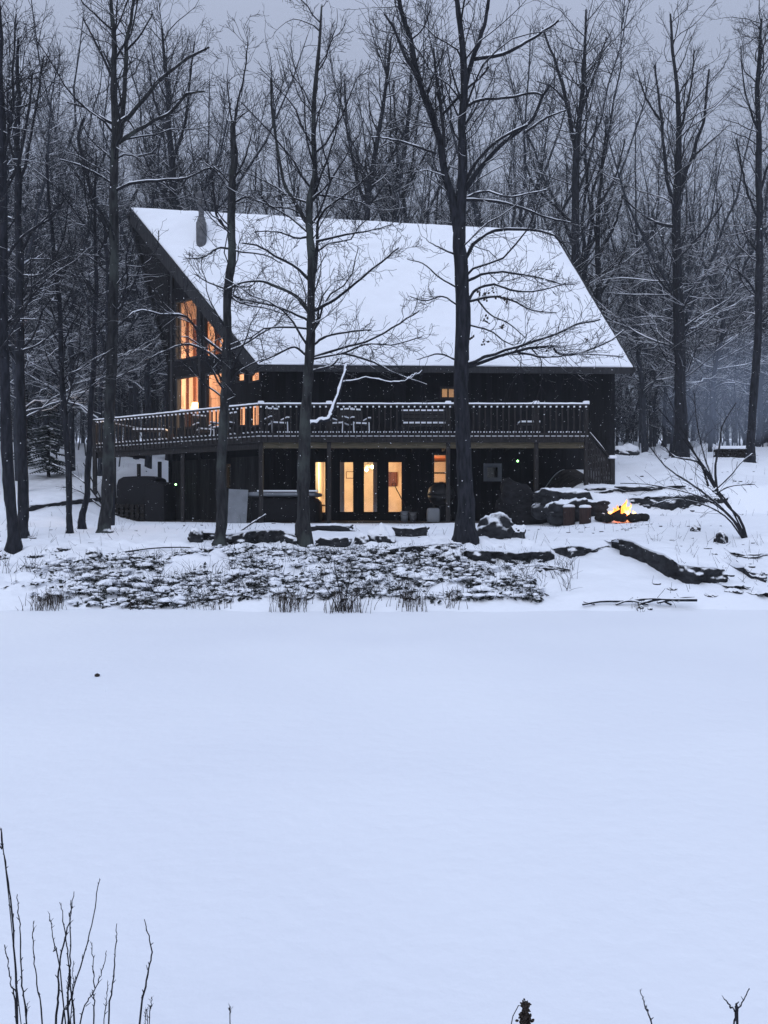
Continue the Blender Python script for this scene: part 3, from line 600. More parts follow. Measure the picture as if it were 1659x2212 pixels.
# bare trodden earth in the shelter of the deck
def earth_mat():
    m, nt, b = mat('bare_earth'); n = noise_tex(nt, 5, (1, 1, 1), 7); r = ramp(nt, n.outputs['Fac'], [(.35, (.018, .015, .014)), (.7, (.06, .05, .048))]); b.inputs['Roughness'].default_value = .95
    nt.links.new(r.outputs[0], b.inputs['Base Color']); bump(nt, b, n.outputs['Fac'], .8, .06); return m
M['earth'] = earth_mat()
def patio():
    xs_ = np.arange(-10.6, 7.2, .13); V = []; Q = []; ny = 26
    for i, x in enumerate(xs_):
        yf = 25.45 if x > dC[0] else 25.45 + (x - dC[0]) * (29.4 - 25.0) / (dL[0] - dC[0])
        yf += .35 * float(fbm(x * 1.7, 2.2, 61, 4)) - .25 * (-2.8 < x < 1.5); yb = max(28.4, yf + 2.6)
        for y in np.linspace(yf, yb, ny): V.append((x, y, float(ground(x, y)) + .03))
    n = len(xs_)
    for i in range(n - 1):
        for j in range(ny - 1): Q.append([i * ny + j, (i + 1) * ny + j, (i + 1) * ny + j + 1, i * ny + j + 1])
    V = np.array(V); V[np.arange(n) * ny, 2] -= .05
    return MB().add(V, Q).build('patio', M['earth'], None, True)
setting(patio())

# ------------------------------------------------------------------ trees
def resample(pts, rad, n):
    pts = np.asarray(pts, float); m = len(pts)
    if m == 2: t = np.linspace(0, 1, n)[:, None]; return pts[0] * (1 - t) + pts[1] * t, np.interp(np.linspace(0, 1, n), [0, 1], rad)
    P_ = np.vstack([2 * pts[0] - pts[1], pts, 2 * pts[-1] - pts[-2]]); out = []
    for s in np.linspace(0, m - 1 - 1e-9, n):
        i = int(s); f = s - i; p0, p1, p2, p3 = P_[i:i + 4]
        out.append(.5 * (2 * p1 + (p2 - p0) * f + (2 * p0 - 5 * p1 + 4 * p2 - p3) * f ** 2 + (3 * p1 - p0 - 3 * p2 + p3) * f ** 3))
    return np.array(out), np.interp(np.linspace(0, 1, n), np.linspace(0, 1, m), rad)
def unit(v): return v / (np.linalg.norm(v, axis=-1, keepdims=True) + 1e-9)
def children(rng, Pt, Rd, dens, tmin, lf, ang, n, wander, up, rf, rtip, lmin=.15, lmax=9):
    B, m, _ = Pt.shape; L = np.linalg.norm(np.diff(Pt, axis=1), axis=2).sum(1)
    cnt = rng.poisson(np.minimum(dens * L * (1 - tmin), 60)); idx = np.repeat(np.arange(B), cnt); N = len(idx)
    if N == 0: return np.zeros((0, n, 3)), np.zeros((0, n))
    t = tmin + (1 - tmin) * rng.rand(N) ** .85; f = t * (m - 1); i = np.minimum(f.astype(int), m - 2); fr = (f - i)[:, None]
    a, b = Pt[idx, i], Pt[idx, i + 1]; p = a * (1 - fr) + b * fr; tan = unit(b - a); rp = Rd[idx, i] * (1 - fr[:, 0]) + Rd[idx, i + 1] * fr[:, 0]
    rv = rng.randn(N, 3); perp = unit(rv - (rv * tan).sum(1, keepdims=True) * tan); an = np.radians(ang + rng.randn(N) * 12)[:, None]
    d = unit(tan * np.cos(an) + perp * np.sin(an)); ln = np.clip(lf * L[idx] * (1.1 - .75 * t) * rng.uniform(.55, 1.25, N), lmin, lmax)
    out = np.zeros((N, n, 3)); out[:, 0] = p; st = (ln / (n - 1))[:, None]
    for k in range(1, n):
        d = unit(d + wander * rng.randn(N, 3) + np.array([0, 0, up])); out[:, k] = out[:, k - 1] + d * st
    r0 = np.maximum(np.minimum(rp * .72, rf * ln), rtip); rr = r0[:, None] * np.linspace(1, .3, n)[None]; return out, np.maximum(rr, rtip)
def snow_on(mb, Pt, Rd, rng, k=5, lo=.35, minr=.006, thick=.8):
    """ridges of snow lying along the tops of the flatter limbs"""
    T = unit(np.gradient(Pt, axis=1)); flat = np.clip((1 - np.abs(T[..., 2]) - lo * .35) / .3, 0, 1)
    w = flat * np.clip(rng.uniform(.2, 1.5, Rd.shape), 0, 1); w = w * (Rd > minr)
    off = np.zeros_like(Pt); off[..., 2] = Rd * .7
    mb.tubes(Pt + off, np.minimum(Rd * (thick + .1), .05) * w + 1e-4, k)
def make_tree(rng, limbs, name, loc, label, cat='tree', group=None, mats=('bark', 'twig'), lev=None, n=14, k0=9, tip=.004, snow=True, wig=.02, thick=.8):
    """limbs: list of (points, radii); the first is the trunk. Everything finer grows from them."""
    t = thing(name, loc, label, cat, group)
    Lp, Lr = [], []
    for j, (p, r) in enumerate(limbs):
        q, w = resample(p, r, n); L = np.linalg.norm(q[-1] - q[0]); q[1:-1] += rng.randn(n - 2, 3) * wig * min(1, L / 6) * (1 + .0 * j); Lp.append(q); Lr.append(w)
    Lp = np.array(Lp); Lr = np.array(Lr)
    tr = MB(); big = Lr[:, 0] > .045; big[0] = True
    L0 = Lp[0]; w0 = Lr[0].copy()
    if k0 >= 8: w0[0] *= 1.6; w0[1] *= 1.05
    if k0 >= 8:
        def rough(a, b, m): q = resample(a, b, m); j = (rng.rand(m) - .5) * .13 + .05 * np.sin(np.arange(m) * rng.uniform(.4, .8)); p_ = q[0]; p_[1:-1, :2] += rng.randn(m - 2, 2) * (q[1][1:-1, None] * .05); return p_, q[1] * (1 + j)
        tr.tube(*rough(L0, w0, 64), 11); jj = [rough(Lp[i], Lr[i], 30) for i in np.where(big)[0][1:]]
        if jj: tr.tubes(np.array([a for a, b in jj]), np.array([b for a, b in jj]), 7)
    else: tr.tube(L0, w0, k0)
    if big.sum() > 1 and k0 < 8: ii = np.where(big)[0][1:]; tr.tubes(Lp[ii], Lr[ii], 7 if k0 >= 8 else 5)
    trunk = tr.build('trunk', M[mats[0]], t, True)
    cr = MB(); sn = MB(); ii = np.where(~big)[0]
    if len(ii): cr.tubes(Lp[ii], Lr[ii], 6)
    if snow: snow_on(sn, Lp, Lr, rng, 6, thick=thick)
    cur = (Lp, Lr); lev = lev or LEV
    for q, kw in enumerate(lev):
        src = cur
        if q == 0: kw = dict(kw); 
        c = children(rng, src[0], src[1], **kw)
        if len(c[0]) == 0: break
        cr.tubes(c[0], c[1], 4 if q == 0 else 3)
        if snow and q < 2: snow_on(sn, c[0], c[1], rng, 4, .4, .0055, thick)
        cur = c if q > 0 else (np.concatenate([c[0], np.array([resample(a, b, c[0].shape[1])[0] for a, b in zip(Lp[1:], Lr[1:])]).reshape(-1, c[0].shape[1], 3)]), np.concatenate([c[1], np.array([resample(a, b, c[0].shape[1])[1] for a, b in zip(Lp[1:], Lr[1:])]).reshape(-1, c[0].shape[1])]))
    crown = cr.build('crown', M[mats[1]], t, True)
    if snow and sn.n: sn.build('snow', M['snow'], crown, True)
    return t
LEV = [dict(dens=3.0, tmin=.3, lf=.28, ang=48, n=8, wander=.24, up=.07, rf=.011, rtip=.005, lmin=.5, lmax=2.6),
       dict(dens=6.0, tmin=.12, lf=.45, ang=45, n=6, wander=.28, up=.05, rf=.009, rtip=.0042, lmin=.3, lmax=1.6),
       dict(dens=6.5, tmin=.1, lf=.5, ang=42, n=4, wander=.24, up=.05, rf=.008, rtip=.0036, lmin=.15, lmax=.8)]
LEVD = [dict(LEV[0], dens=4.2, lmax=2.4, lmin=.6), dict(LEV[1], dens=7), dict(LEV[2], dens=7)]
def hero(seed, base, trunk, wid, limbs, label, Y=None, mats=('bark', 'twig'), lev=None, name='bare_tree', cat='tree', group=None, drift=.35, snow=True, thick=.8):
    rng = rs(seed); x, y, z = ghit(*base); Y = Y or y; x = (base[0] - CX) / F * Y; px = lambda w: w / 2 / F * Y
    def path(pts, root=None):
        out = []; s = rng.uniform(-1, 1) * drift; xx = pts[0][0]; yr = Y if root is None else root
        for sx, sy in pts: out.append(P(sx, sy, yr + s * (abs(sx - xx)) / F * Y))
        return np.array(out)
    tp = np.array([P(sx, sy, Y) for sx, sy in trunk]); tp = np.vstack([[x, Y, float(ground(x, Y)) - .15], tp])
    L = [(tp, np.interp(np.linspace(0, 1, len(tp)), np.linspace(0, 1, len(wid)), [px(w) for w in wid]))]
    for pts, w0, w1 in limbs: L.append((path(pts), np.linspace(px(w0), px(w1), len(pts))))
    return make_tree(rng, L, name, (x, Y, float(ground(x, Y))), label, cat, group, mats, lev, snow=snow, thick=thick)

# the trees in front of the house and at the pond's edge, limb by limb
hero(1, (228, 1150), [(230, 1100), (238, 900), (243, 700), (246, 480), (248, 265), (247, 120), (240, 0), (234, -130)], [27, 25, 24, 21, 19, 16, 11, 8, 4], [
    ([(256, 310), (268, 200), (273, 100), (290, 0), (300, -90)], 12, 4), ([(258, 306), (300, 280), (370, 240), (402, 205), (442, 197)], 9, 4), ([(256, 268), (295, 235), (345, 175), (400, 130), (452, 102)], 10, 4),
    ([(252, 411), (290, 396), (345, 390), (400, 385), (450, 365), (482, 356)], 7, 3), ([(245, 268), (220, 255), (190, 235), (145, 221)], 7, 3), ([(248, 402), (220, 382), (175, 358), (130, 345)], 5, 3),
    ([(248, 180), (225, 130), (200, 80), (180, 40)], 6, 3), ([(272, 110), (300, 80), (330, 30)], 5, 3), ([(244, 600), (200, 560), (160, 545)], 4, 2)],
    'tall bare tree with a thick trunk in front of the left end of the deck', mats=('bark_lichen', 'twig'))
hero(2, (474, 1178), [(477, 1120), (483, 950), (490, 800), (497, 600), (500, 450), (503, 330), (503, 262)], [25, 24, 21, 19, 18, 17, 14, 10], [
    ([(484, 790), (455, 765), (425, 748), (403, 743), (367, 753), (327, 773), (308, 806)], 6, 3), ([(486, 765), (437, 727), (400, 684), (350, 680), (300, 671), (245, 716)], 6, 3), ([(492, 845), (510, 808), (545, 786), (570, 775)], 5, 2),
    ([(491, 625), (450, 610), (420, 592)], 4, 2), ([(495, 537), (470, 536), (440, 555), (395, 560)], 5, 2), ([(499, 540), (530, 545), (575, 552), (610, 570)], 4, 2), ([(500, 420), (470, 375), (440, 350)], 4, 2),
    ([(502, 440), (535, 425), (560, 437)], 5, 3), ([(497, 640), (520, 655), (570, 665), (620, 680)], 4, 2), ([(485, 870), (478, 830), (470, 800)], 4, 2), ([(496, 500), (470, 470), (462, 420), (458, 380)], 6, 3), ([(502, 300), (512, 230), (530, 150), (535, 90)], 6, 2), ([(503, 275), (495, 220), (490, 160)], 4, 2), ([(500, 400), (530, 340), (548, 270)], 5, 2)],
    'tree with a blunt broken top before the glowing gable windows', mats=('bark_lichen', 'twig'), lev=LEVD)
hero(3, (655, 1180), [(656, 1120), (658, 1040), (663, 900), (668, 780), (671, 670), (673, 560), (671, 490), (674, 430), (678, 370), (676, 300), (681, 200), (690, 100), (695, 10)], [29, 28, 27, 24, 20, 18, 17, 16, 14, 12, 10, 9, 7, 4], [
    ([(671, 490), (655, 470), (635, 430), (615, 400), (600, 330), (590, 250), (585, 170)], 10, 4), ([(680, 590), (686, 530), (686, 490), (700, 455), (760, 410), (805, 372)], 8, 3),
    ([(668, 675), (640, 640), (600, 620), (565, 608), (520, 612), (488, 626)], 9, 3), ([(668, 605), (640, 578), (590, 550), (558, 531), (522, 525)], 7, 3), ([(665, 692), (640, 680), (590, 660), (540, 650), (505, 640)], 6, 3),
    ([(662, 768), (635, 750), (600, 765), (560, 783)], 6, 3), ([(665, 512), (640, 514), (615, 505), (590, 500), (550, 500)], 5, 2),
    ([(676, 672), (710, 655), (740, 635), (780, 600), (830, 560), (862, 535)], 8, 3), ([(677, 745), (710, 725), (770, 715), (802, 712)], 6, 3), ([(675, 772), (740, 750), (800, 735), (860, 700), (905, 672)], 6, 3), ([(675, 776), (740, 763), (790, 745), (860, 743), (912, 727)], 5, 2),
    ([(682, 522), (740, 508), (790, 500), (850, 485)], 6, 2), ([(670, 803), (715, 790), (732, 774)], 6, 3), ([(738, 762), (800, 780), (850, 805), (922, 831)], 5, 2), ([(679, 420), (710, 340), (730, 260), (738, 180)], 5, 2), ([(655, 465), (625, 450), (585, 445), (560, 420)], 4, 2)],
    'slender tree with wide low limbs spread across the middle of the snowy roof', mats=('bark_lichen', 'twig'), lev=LEVD)
hero(4, (1005, 1172), [(1004, 1120), (1002, 1000), (998, 800), (996, 600), (993, 500), (997, 400), (1000, 300), (1000, 220), (1002, 150), (995, 80), (985, 0), (978, -110)], [42, 38, 34, 31, 30, 28, 20, 18, 17, 15, 13, 11, 7], [
    ([(988, 500), (972, 420), (955, 340), (935, 270), (905, 170), (885, 80), (865, 0), (850, -110)], 19, 8), ([(1002, 200), (1020, 130), (1045, 60), (1057, -10)], 12, 7), ([(960, 352), (957, 270), (945, 190), (937, 105)], 8, 4),
    ([(1003, 412), (1040, 360), (1085, 310), (1145, 265), (1170, 215), (1186, 183)], 12, 5), ([(1135, 285), (1180, 255), (1222, 238)], 6, 3), ([(1002, 398), (1030, 350), (1080, 300), (1140, 270)], 8, 5),
    ([(1002, 232), (1040, 215), (1100, 211), (1150, 200), (1172, 206)], 7, 4), ([(1024, 128), (1090, 115), (1130, 95), (1170, 70), (1207, 44)], 8, 4), ([(1005, 428), (1050, 413), (1100, 425), (1182, 410)], 5, 3), ([(1006, 432), (1060, 434), (1120, 447), (1180, 470), (1232, 481)], 7, 3),
    ([(955, 248), (1000, 200), (1040, 165), (1056, 144)], 6, 4), ([(943, 332), (880, 310), (830, 298), (800, 296)], 5, 2), ([(1005, 560), (1030, 520), (1075, 497), (1150, 497), (1190, 506), (1216, 526)], 9, 3),
    ([(1006, 608), (1050, 590), (1090, 588), (1150, 597), (1200, 611), (1242, 615)], 7, 2), ([(1006, 660), (1030, 625), (1070, 615), (1120, 630), (1180, 625), (1222, 611)], 7, 2), ([(1010, 652), (1065, 640), (1110, 650), (1150, 670), (1202, 675)], 6, 2),
    ([(1006, 787), (1060, 768), (1120, 748), (1200, 722), (1250, 700), (1297, 690)], 8, 3), ([(1006, 794), (1070, 772), (1130, 755), (1190, 748), (1205, 762), (1240, 766), (1300, 745), (1347, 714)], 8, 3), ([(1118, 762), (1180, 772), (1250, 765), (1347, 770)], 5, 2),
    ([(1006, 700), (1060, 715), (1090, 738), (1130, 750)], 4, 2), ([(990, 552), (960, 540), (925, 522)], 5, 2), ([(990, 780), (950, 765), (900, 777)], 5, 2), ([(1032, 648), (1060, 680), (1100, 700), (1135, 730)], 4, 2), ([(990, 660), (955, 640), (920, 650), (885, 640)], 4, 2),
    ([(902, 165), (875, 120), (850, 60), (830, 30)], 8, 4), ([(890, 85), (915, 60), (930, 20)], 4, 2), ([(990, 250), (968, 200), (960, 170)], 4, 2), ([(1000, 230), (975, 150), (965, 90)], 5, 2), ([(985, 620), (950, 600), (915, 570), (880, 560)], 4, 2)],
    'thickest dark tree, forked above the roof, standing before the right half of the house')
hero(5, (29, 1190), [(24, 1100), (14, 900), (10, 700), (6, 480), (4, 300), (0, 150), (-4, 0)], [26, 24, 22, 20, 18, 16, 12, 8], [([(14, 560), (40, 520), (90, 480), (130, 440)], 7, 3), ([(6, 420), (40, 350), (60, 250), (70, 160)], 9, 4), ([(4, 300), (-30, 220), (-40, 120)], 8, 4), ([(8, 700), (40, 690), (80, 690)], 4, 2), ([(5, 360), (25, 250), (30, 120), (35, 30)], 8, 3)],
    'dark leaning tree at the left edge with its foot on the bank')
hero(6, (52, 1160), [(48, 1100), (44, 900), (42, 700), (40, 520), (36, 360), (38, 200), (40, 80)], [23, 22, 20, 18, 16, 13, 9, 5], [([(42, 560), (70, 500), (110, 470), (140, 430)], 7, 3), ([(38, 420), (60, 330), (80, 220), (95, 120)], 8, 3), ([(40, 380), (20, 300), (15, 200)], 7, 3), ([(44, 760), (90, 740), (140, 690), (165, 640)], 5, 2)],
    'straight dark tree just right of the leaning one at the left edge')
hero(7, (151, 1152), [(149, 1100), (141, 900), (130, 760), (122, 600), (110, 450), (100, 330)], [14, 13, 12, 10, 9, 7, 4], [([(136, 830), (110, 790), (95, 750)], 5, 2), ([(126, 690), (150, 640), (165, 600)], 4, 2), ([(118, 560), (140, 500), (150, 420)], 4, 2), ([(128, 740), (100, 700), (70, 690)], 4, 2)],
    'thin crooked young tree leaning left, between the left edge and the deck')
hero(8, (179, 1143), [(183, 1080), (190, 980), (198, 864), (203, 740), (207, 600), (205, 450), (208, 330)], [14, 13, 12, 11, 10, 8, 6, 3], [([(199, 800), (230, 760), (250, 700)], 5, 2), ([(205, 650), (180, 600), (165, 560)], 4, 2), ([(207, 560), (235, 500), (250, 430)], 4, 2), ([(206, 500), (185, 430), (180, 350)], 4, 2)],
    'thin young tree leaning right, close beside the left end of the deck')
hero(9, (1620, 1005), [(1622, 940), (1632, 780), (1640, 600), (1640, 420), (1636, 260), (1640, 120), (1645, 40)], [18, 17, 16, 15, 13, 11, 8, 4], [([(1638, 640), (1600, 590), (1560, 570)], 5, 2), ([(1640, 480), (1610, 400), (1590, 300)], 6, 3), ([(1640, 420), (1665, 330), (1680, 220)], 6, 3), ([(1636, 280), (1610, 200), (1600, 100)], 5, 2), ([(1640, 700), (1680, 660)], 5, 2)],
    'dark slightly leaning tree at the right edge behind the snowy yard', Y=31)
# the snow plastered broken stem hanging beside the left tree, and the snow laden dead branch caught on the slender tree
hero(10, (243, 1120), [(243, 900), (236, 700), (228, 500), (215, 460), (195, 400), (176, 340), (170, 290), (181, 255)], [6, 6, 6, 7, 8, 8, 7, 6, 4], [([(176, 340), (160, 320), (150, 300)], 3, 2), ([(195, 400), (210, 380), (218, 350)], 3, 2)],
    'thin bent dead stem plastered with snow, left of the gable peak', mats=('bark', 'twig'), lev=[dict(dens=.6, tmin=.4, lf=.12, ang=45, n=5, wander=.2, up=.0, rf=.01, rtip=.004, lmin=.3, lmax=1)], cat='dead stem', name='broken_snag', Y=22.5, thick=1.15)
def dead_branch():
    Y = ghit(655, 1180)[1] - .25; t = thing('broken_branch', P(677, 912, Y), 'thick snow covered broken branch hooked on the slender trunk above the railing', 'branch'); px = lambda w: w / 2 / F * Y; rng = rs(77)
    L = [([(672, 914), (695, 909), (712, 903), (722, 880), (735, 840), (744, 808), (749, 788)], 10, 6), ([(738, 826), (770, 820), (800, 817), (850, 825), (880, 820), (912, 800)], 4, 2), ([(880, 818), (900, 806)], 3, 2)]
    mb = MB(); sn = MB()
    for pts, a, b in L:
        q, r = resample([P(x, y, Y - .3 * (x - 672) / 240) for x, y in pts], np.linspace(px(a), px(b), len(pts)), 22); q[1:-1] += rng.randn(20, 3) * .012; mb.tube(q, r, 7)
        s = q.copy(); s[:, 2] += r * .55; s[:, 0] -= r * .3; s[:, 1] -= r * .25; sn.tubes(s[None], (r * rng.uniform(.75, 1.1, 22))[None], 7)
    mb.build('limb', M['bark'], t, True); sn.build('snow', M['snow'], t, True)
dead_branch()

# trees behind the house that can be told apart
LEVF = [dict(dens=2.3, tmin=.2, lf=.30, ang=46, n=6, wander=.19, up=.08, rf=.011, rtip=.009, lmin=.6, lmax=3.6),
        dict(dens=3.2, tmin=.1, lf=.45, ang=44, n=5, wander=.22, up=.07, rf=.009, rtip=.0075, lmin=.4, lmax=2.0),
        dict(dens=3.2, tmin=.1, lf=.5, ang=42, n=3, wander=.25, up=.06, rf=.008, rtip=.0062, lmin=.3, lmax=1.1)]
hero(20, (1247, 985), [(1246, 800), (1243, 620), (1244, 480), (1245, 330), (1256, 230), (1263, 130), (1266, 20)], [20, 19, 18, 17, 14, 10, 7, 4], [([(1245, 335), (1225, 230), (1205, 150), (1172, 60)], 11, 4), ([(1243, 490), (1195, 440), (1150, 395), (1130, 330)], 7, 3), ([(1245, 520), (1290, 450), (1330, 380), (1350, 300)], 7, 3), ([(1256, 240), (1285, 160), (1310, 80)], 6, 3), ([(1222, 220), (1195, 190), (1160, 175)], 5, 2), ([(1244, 430), (1275, 340), (1290, 250)], 6, 3), ([(1244, 600), (1280, 560), (1320, 500)], 5, 2)],
    'tall forked tree right behind the right corner of the roof', Y=42, lev=LEVF)
hero(21, (1470, 985), [(1470, 850), (1468, 700), (1460, 480), (1464, 400), (1466, 250), (1452, 100), (1448, 30)], [25, 24, 23, 19, 15, 10, 6, 4], [([(1461, 470), (1440, 380), (1428, 250), (1415, 140)], 9, 4), ([(1462, 430), (1495, 340), (1520, 250), (1532, 150)], 10, 4), ([(1458, 490), (1420, 482), (1385, 462), (1350, 430)], 8, 3), ([(1495, 340), (1530, 310), (1575, 270)], 5, 2), ([(1465, 300), (1490, 200), (1500, 110)], 6, 3), ([(1462, 560), (1520, 500), (1560, 440)], 6, 3), ([(1425, 260), (1395, 210), (1375, 150)], 5, 2), ([(1465, 650), (1420, 600), (1400, 560)], 5, 2)],
    'broad vase shaped tree rising alone behind the right side yard', Y=38, lev=LEVF)
hero(22, (1300, 985), [(1298, 800), (1294, 640), (1290, 500), (1300, 380), (1310, 250)], [17, 16, 15, 12, 9, 6, 3], [([(1292, 560), (1330, 480), (1350, 400)], 7, 3), ([(1290, 520), (1270, 420), (1262, 340)], 6, 2), ([(1294, 640), (1325, 590), (1352, 545)], 7, 3)],
    'shadowy tree with a snowy slanting limb beside the right roof edge', Y=44, lev=LEVF)
hero(23, (370, 985), [(372, 700), (374, 450), (372, 380), (366, 280), (360, 160), (350, 60)], [19, 18, 16, 14, 11, 8, 5], [([(373, 440), (345, 405), (320, 360), (300, 310)], 8, 3), ([(370, 360), (395, 280), (410, 180), (420, 90)], 8, 3), ([(366, 290), (335, 220), (320, 130)], 7, 3)],
    'dark tree standing behind the roof peak, left of the chimney', Y=41, lev=LEVF)
hero(24, (790, 985), [(790, 700), (792, 470), (800, 400), (815, 300), (835, 180), (845, 80)], [17, 16, 14, 12, 10, 7, 4], [([(792, 460), (770, 380), (750, 280), (745, 170)], 8, 3), ([(800, 410), (840, 350), (875, 280), (890, 200)], 7, 3), ([(794, 450), (830, 400), (870, 360)], 5, 2)],
    'spreading tree behind the middle of the roof ridge', Y=43, lev=LEVF)
hero(25, (860, 985), [(858, 700), (856, 470), (862, 380), (880, 290), (888, 160)], [19, 18, 15, 12, 9, 6], [([(856, 460), (835, 390), (800, 330)], 7, 3), ([(858, 440), (900, 370), (930, 310)], 7, 3), ([(862, 380), (855, 280), (850, 170)], 7, 3)],
    'bushy tree behind the roof ridge, left of the thick forked trunk', Y=46, lev=LEVF)

# the wood: a few kinds of bare tree, each copied
def wood_tree(seed, H, form, name='bare_tree', far=False):
    rng = rs(seed); r0 = H * rng.uniform(.0075, .0105); L = []
    fh = H * (rng.uniform(.3, .45) if form != 2 else .75); lean = rng.randn(2) * .03 * H; top = np.array([lean[0], lean[1], fh])
    nl = {0: 4, 1: 3, 2: 1, 3: 5}[form]; tr = [[0, 0, -.3], [lean[0] * .2, lean[1] * .2, fh * .4], [lean[0] * .6, lean[1] * .6, fh * .75], top]
    lead = []
    for q in range(nl):
        a = q * 2 * np.pi / nl + rng.uniform(-.5, .5); s = rng.uniform(.11, .25) * H * (1 if form != 3 else 1.3); h = H * rng.uniform(.8, 1.0) if nl > 1 else H
        lead.append([top - [0, 0, fh * .04 * q], top + [math.cos(a) * s * .35, math.sin(a) * s * .35, (h - fh) * .25], top + [math.cos(a) * s * .75, math.sin(a) * s * .75, (h - fh) * .6], top + [math.cos(a) * s, math.sin(a) * s, h - fh]])
    L.append((np.array(tr + lead[0][1:]), np.array([r0, r0 * .85, r0 * .75, r0 * .65, r0 * .45, r0 * .28, r0 * .12])))
    for l in lead[1:]: L.append((np.array(l), np.array([r0 * .55, r0 * .42, r0 * .26, r0 * .1])))
    for q in range(9 if not far else 5):
        h = fh * rng.uniform(.4, 1.0) if form != 2 else H * rng.uniform(.3, .85); a = rng.uniform(0, 6.28); s = H * rng.uniform(.16, .32); e = rng.uniform(.2, 1.0) * s; b = np.array([lean[0] * h / H, lean[1] * h / H, h])
        L.append((np.array([b, b + [math.cos(a) * s * .5, math.sin(a) * s * .5, e * .4], b + [math.cos(a) * s, math.sin(a) * s, e]]), np.array([r0 * .3, r0 * .2, r0 * .07])))
    lv = LEVW if not far else LEVX
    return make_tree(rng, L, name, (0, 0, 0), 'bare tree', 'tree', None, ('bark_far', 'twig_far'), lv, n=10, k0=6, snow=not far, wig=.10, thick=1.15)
LEVW = [dict(dens=1.7, tmin=.2, lf=.25, ang=46, n=6, wander=.2, up=.09, rf=.011, rtip=.010, lmin=.8, lmax=4.2),
        dict(dens=2.2, tmin=.1, lf=.45, ang=42, n=4, wander=.24, up=.08, rf=.008, rtip=.0085, lmin=.5, lmax=2.2),
        dict(dens=2.4, tmin=.1, lf=.55, ang=42, n=3, wander=.26, up=.06, rf=.008, rtip=.0075, lmin=.4, lmax=1.3)]
LEVX = [dict(dens=1.2, tmin=.3, lf=.25, ang=36, n=4, wander=.13, up=.12, rf=.011, rtip=.014, lmin=.8, lmax=4.2),
        dict(dens=2.0, tmin=.1, lf=.5, ang=36, n=3, wander=.16, up=.11, rf=.008, rtip=.013, lmin=.6, lmax=2.4)]
protos = [wood_tree(100 + i, h, f) for i, (h, f) in enumerate([(24, 0), (26, 1), (22, 3), (25, 0), (23, 1), (21, 3), (26, 3), (20, 0)])]
saps = []
for i in range(4):
    rng = rs(200 + i); H = 6 + i; tr = np.array([[0, 0, -.2], [.1 * rng.randn(), .1 * rng.randn(), H * .4], [.25 * rng.randn(), .25 * rng.randn(), H * .75], [.4 * rng.randn(), .4 * rng.randn(), H]])
    saps.append(make_tree(rng, [(tr, [.045, .035, .022, .008])], 'sapling', (0, 0, 0), 'bare sapling', 'sapling', None, ('bark_far', 'twig_far'), [dict(dens=3.0, tmin=.2, lf=.3, ang=45, n=5, wander=.15, up=.08, rf=.009, rtip=.007, lmin=.4, lmax=2.2), dict(dens=3.2, tmin=.1, lf=.45, ang=42, n=3, wander=.2, up=.06, rf=.008, rtip=.006, lmin=.2, lmax=1.0)], n=8, k0=5, snow=False, wig=.05))
def place(proto, x, y, rz, sc, label, group, first):
    loc = (x, y, float(ground(x, y)))
    if proto.name in first:
        first.discard(proto.name); proto.location = loc; proto.rotation_euler = (0, 0, rz); proto.scale = (sc,) * 3; proto['label'] = label; proto['group'] = group; return proto
    return dup(proto, loc, rz, sc, label, group)
rng = rs(55); first = {p.name for p in protos + saps}; spots = []
def free(x, y, d): return all((x - a) ** 2 + (y - b) ** 2 > d * d for a, b in spots)
tries = 0
while len(spots) < 118 and tries < 6000:
    tries += 1; y = 39 + 46 * rng.rand() ** 1.2; hw = .52 * y + 3; x = rng.uniform(-hw, hw)
    if -9 < x < 9.5 and y < 42: continue
    if x > 9 and y < 44 and rng.rand() < .6: continue
    if not free(x, y, 2.1): continue
    spots.append((x, y)); sx = CX + x / y * F
    if sx < 300: lb = 'bare grey tree in the dense wood left of the house'
    elif sx < 1240: lb = 'bare grey tree in the wood behind the snowy roof'
    else: lb = 'bare grey tree in the wood behind the right side yard'
    place(protos[rng.randint(len(protos))], x, y, rng.uniform(0, 6.28), rng.uniform(.82, 1.12) * (.92 if sx > 1240 else 1), lb, lb.replace('bare grey tree', 'bare trees'), first)
for (x, y) in [(-13.5, 29), (-15.2, 32), (-16.5, 30.5), (-12.2, 33), (-18.2, 35), (-14.6, 36), (-11.5, 37.5), (-13.2, 41), (-17, 38.5), (-19.5, 40)]:
    lb = 'dark bare tree on the snowy slope between the left edge and the deck'
    place(protos[rng.randint(len(protos))], x, y, rng.uniform(0, 6.28), rng.uniform(.7, .95), lb, 'bare trees on the left slope', first)
n = 0
while n < 70:
    y = rng.uniform(31, 62); hw = .52 * y + 2; x = rng.uniform(-hw, hw)
    if -11.5 < x < 10.5 and y < 43 or (x > 9 and y < 41): continue
    n += 1; sx = CX + x / y * F; lb = 'thin bare sapling under the trees left of the house' if sx < 300 else 'thin bare sapling in the wood behind the house' if sx < 1300 else 'thin bare sapling at the edge of the wood behind the right yard'
    place(saps[rng.randint(4)], x, y, rng.uniform(0, 6.28), rng.uniform(.7, 1.3), lb, lb.replace('thin bare sapling', 'saplings'), first)
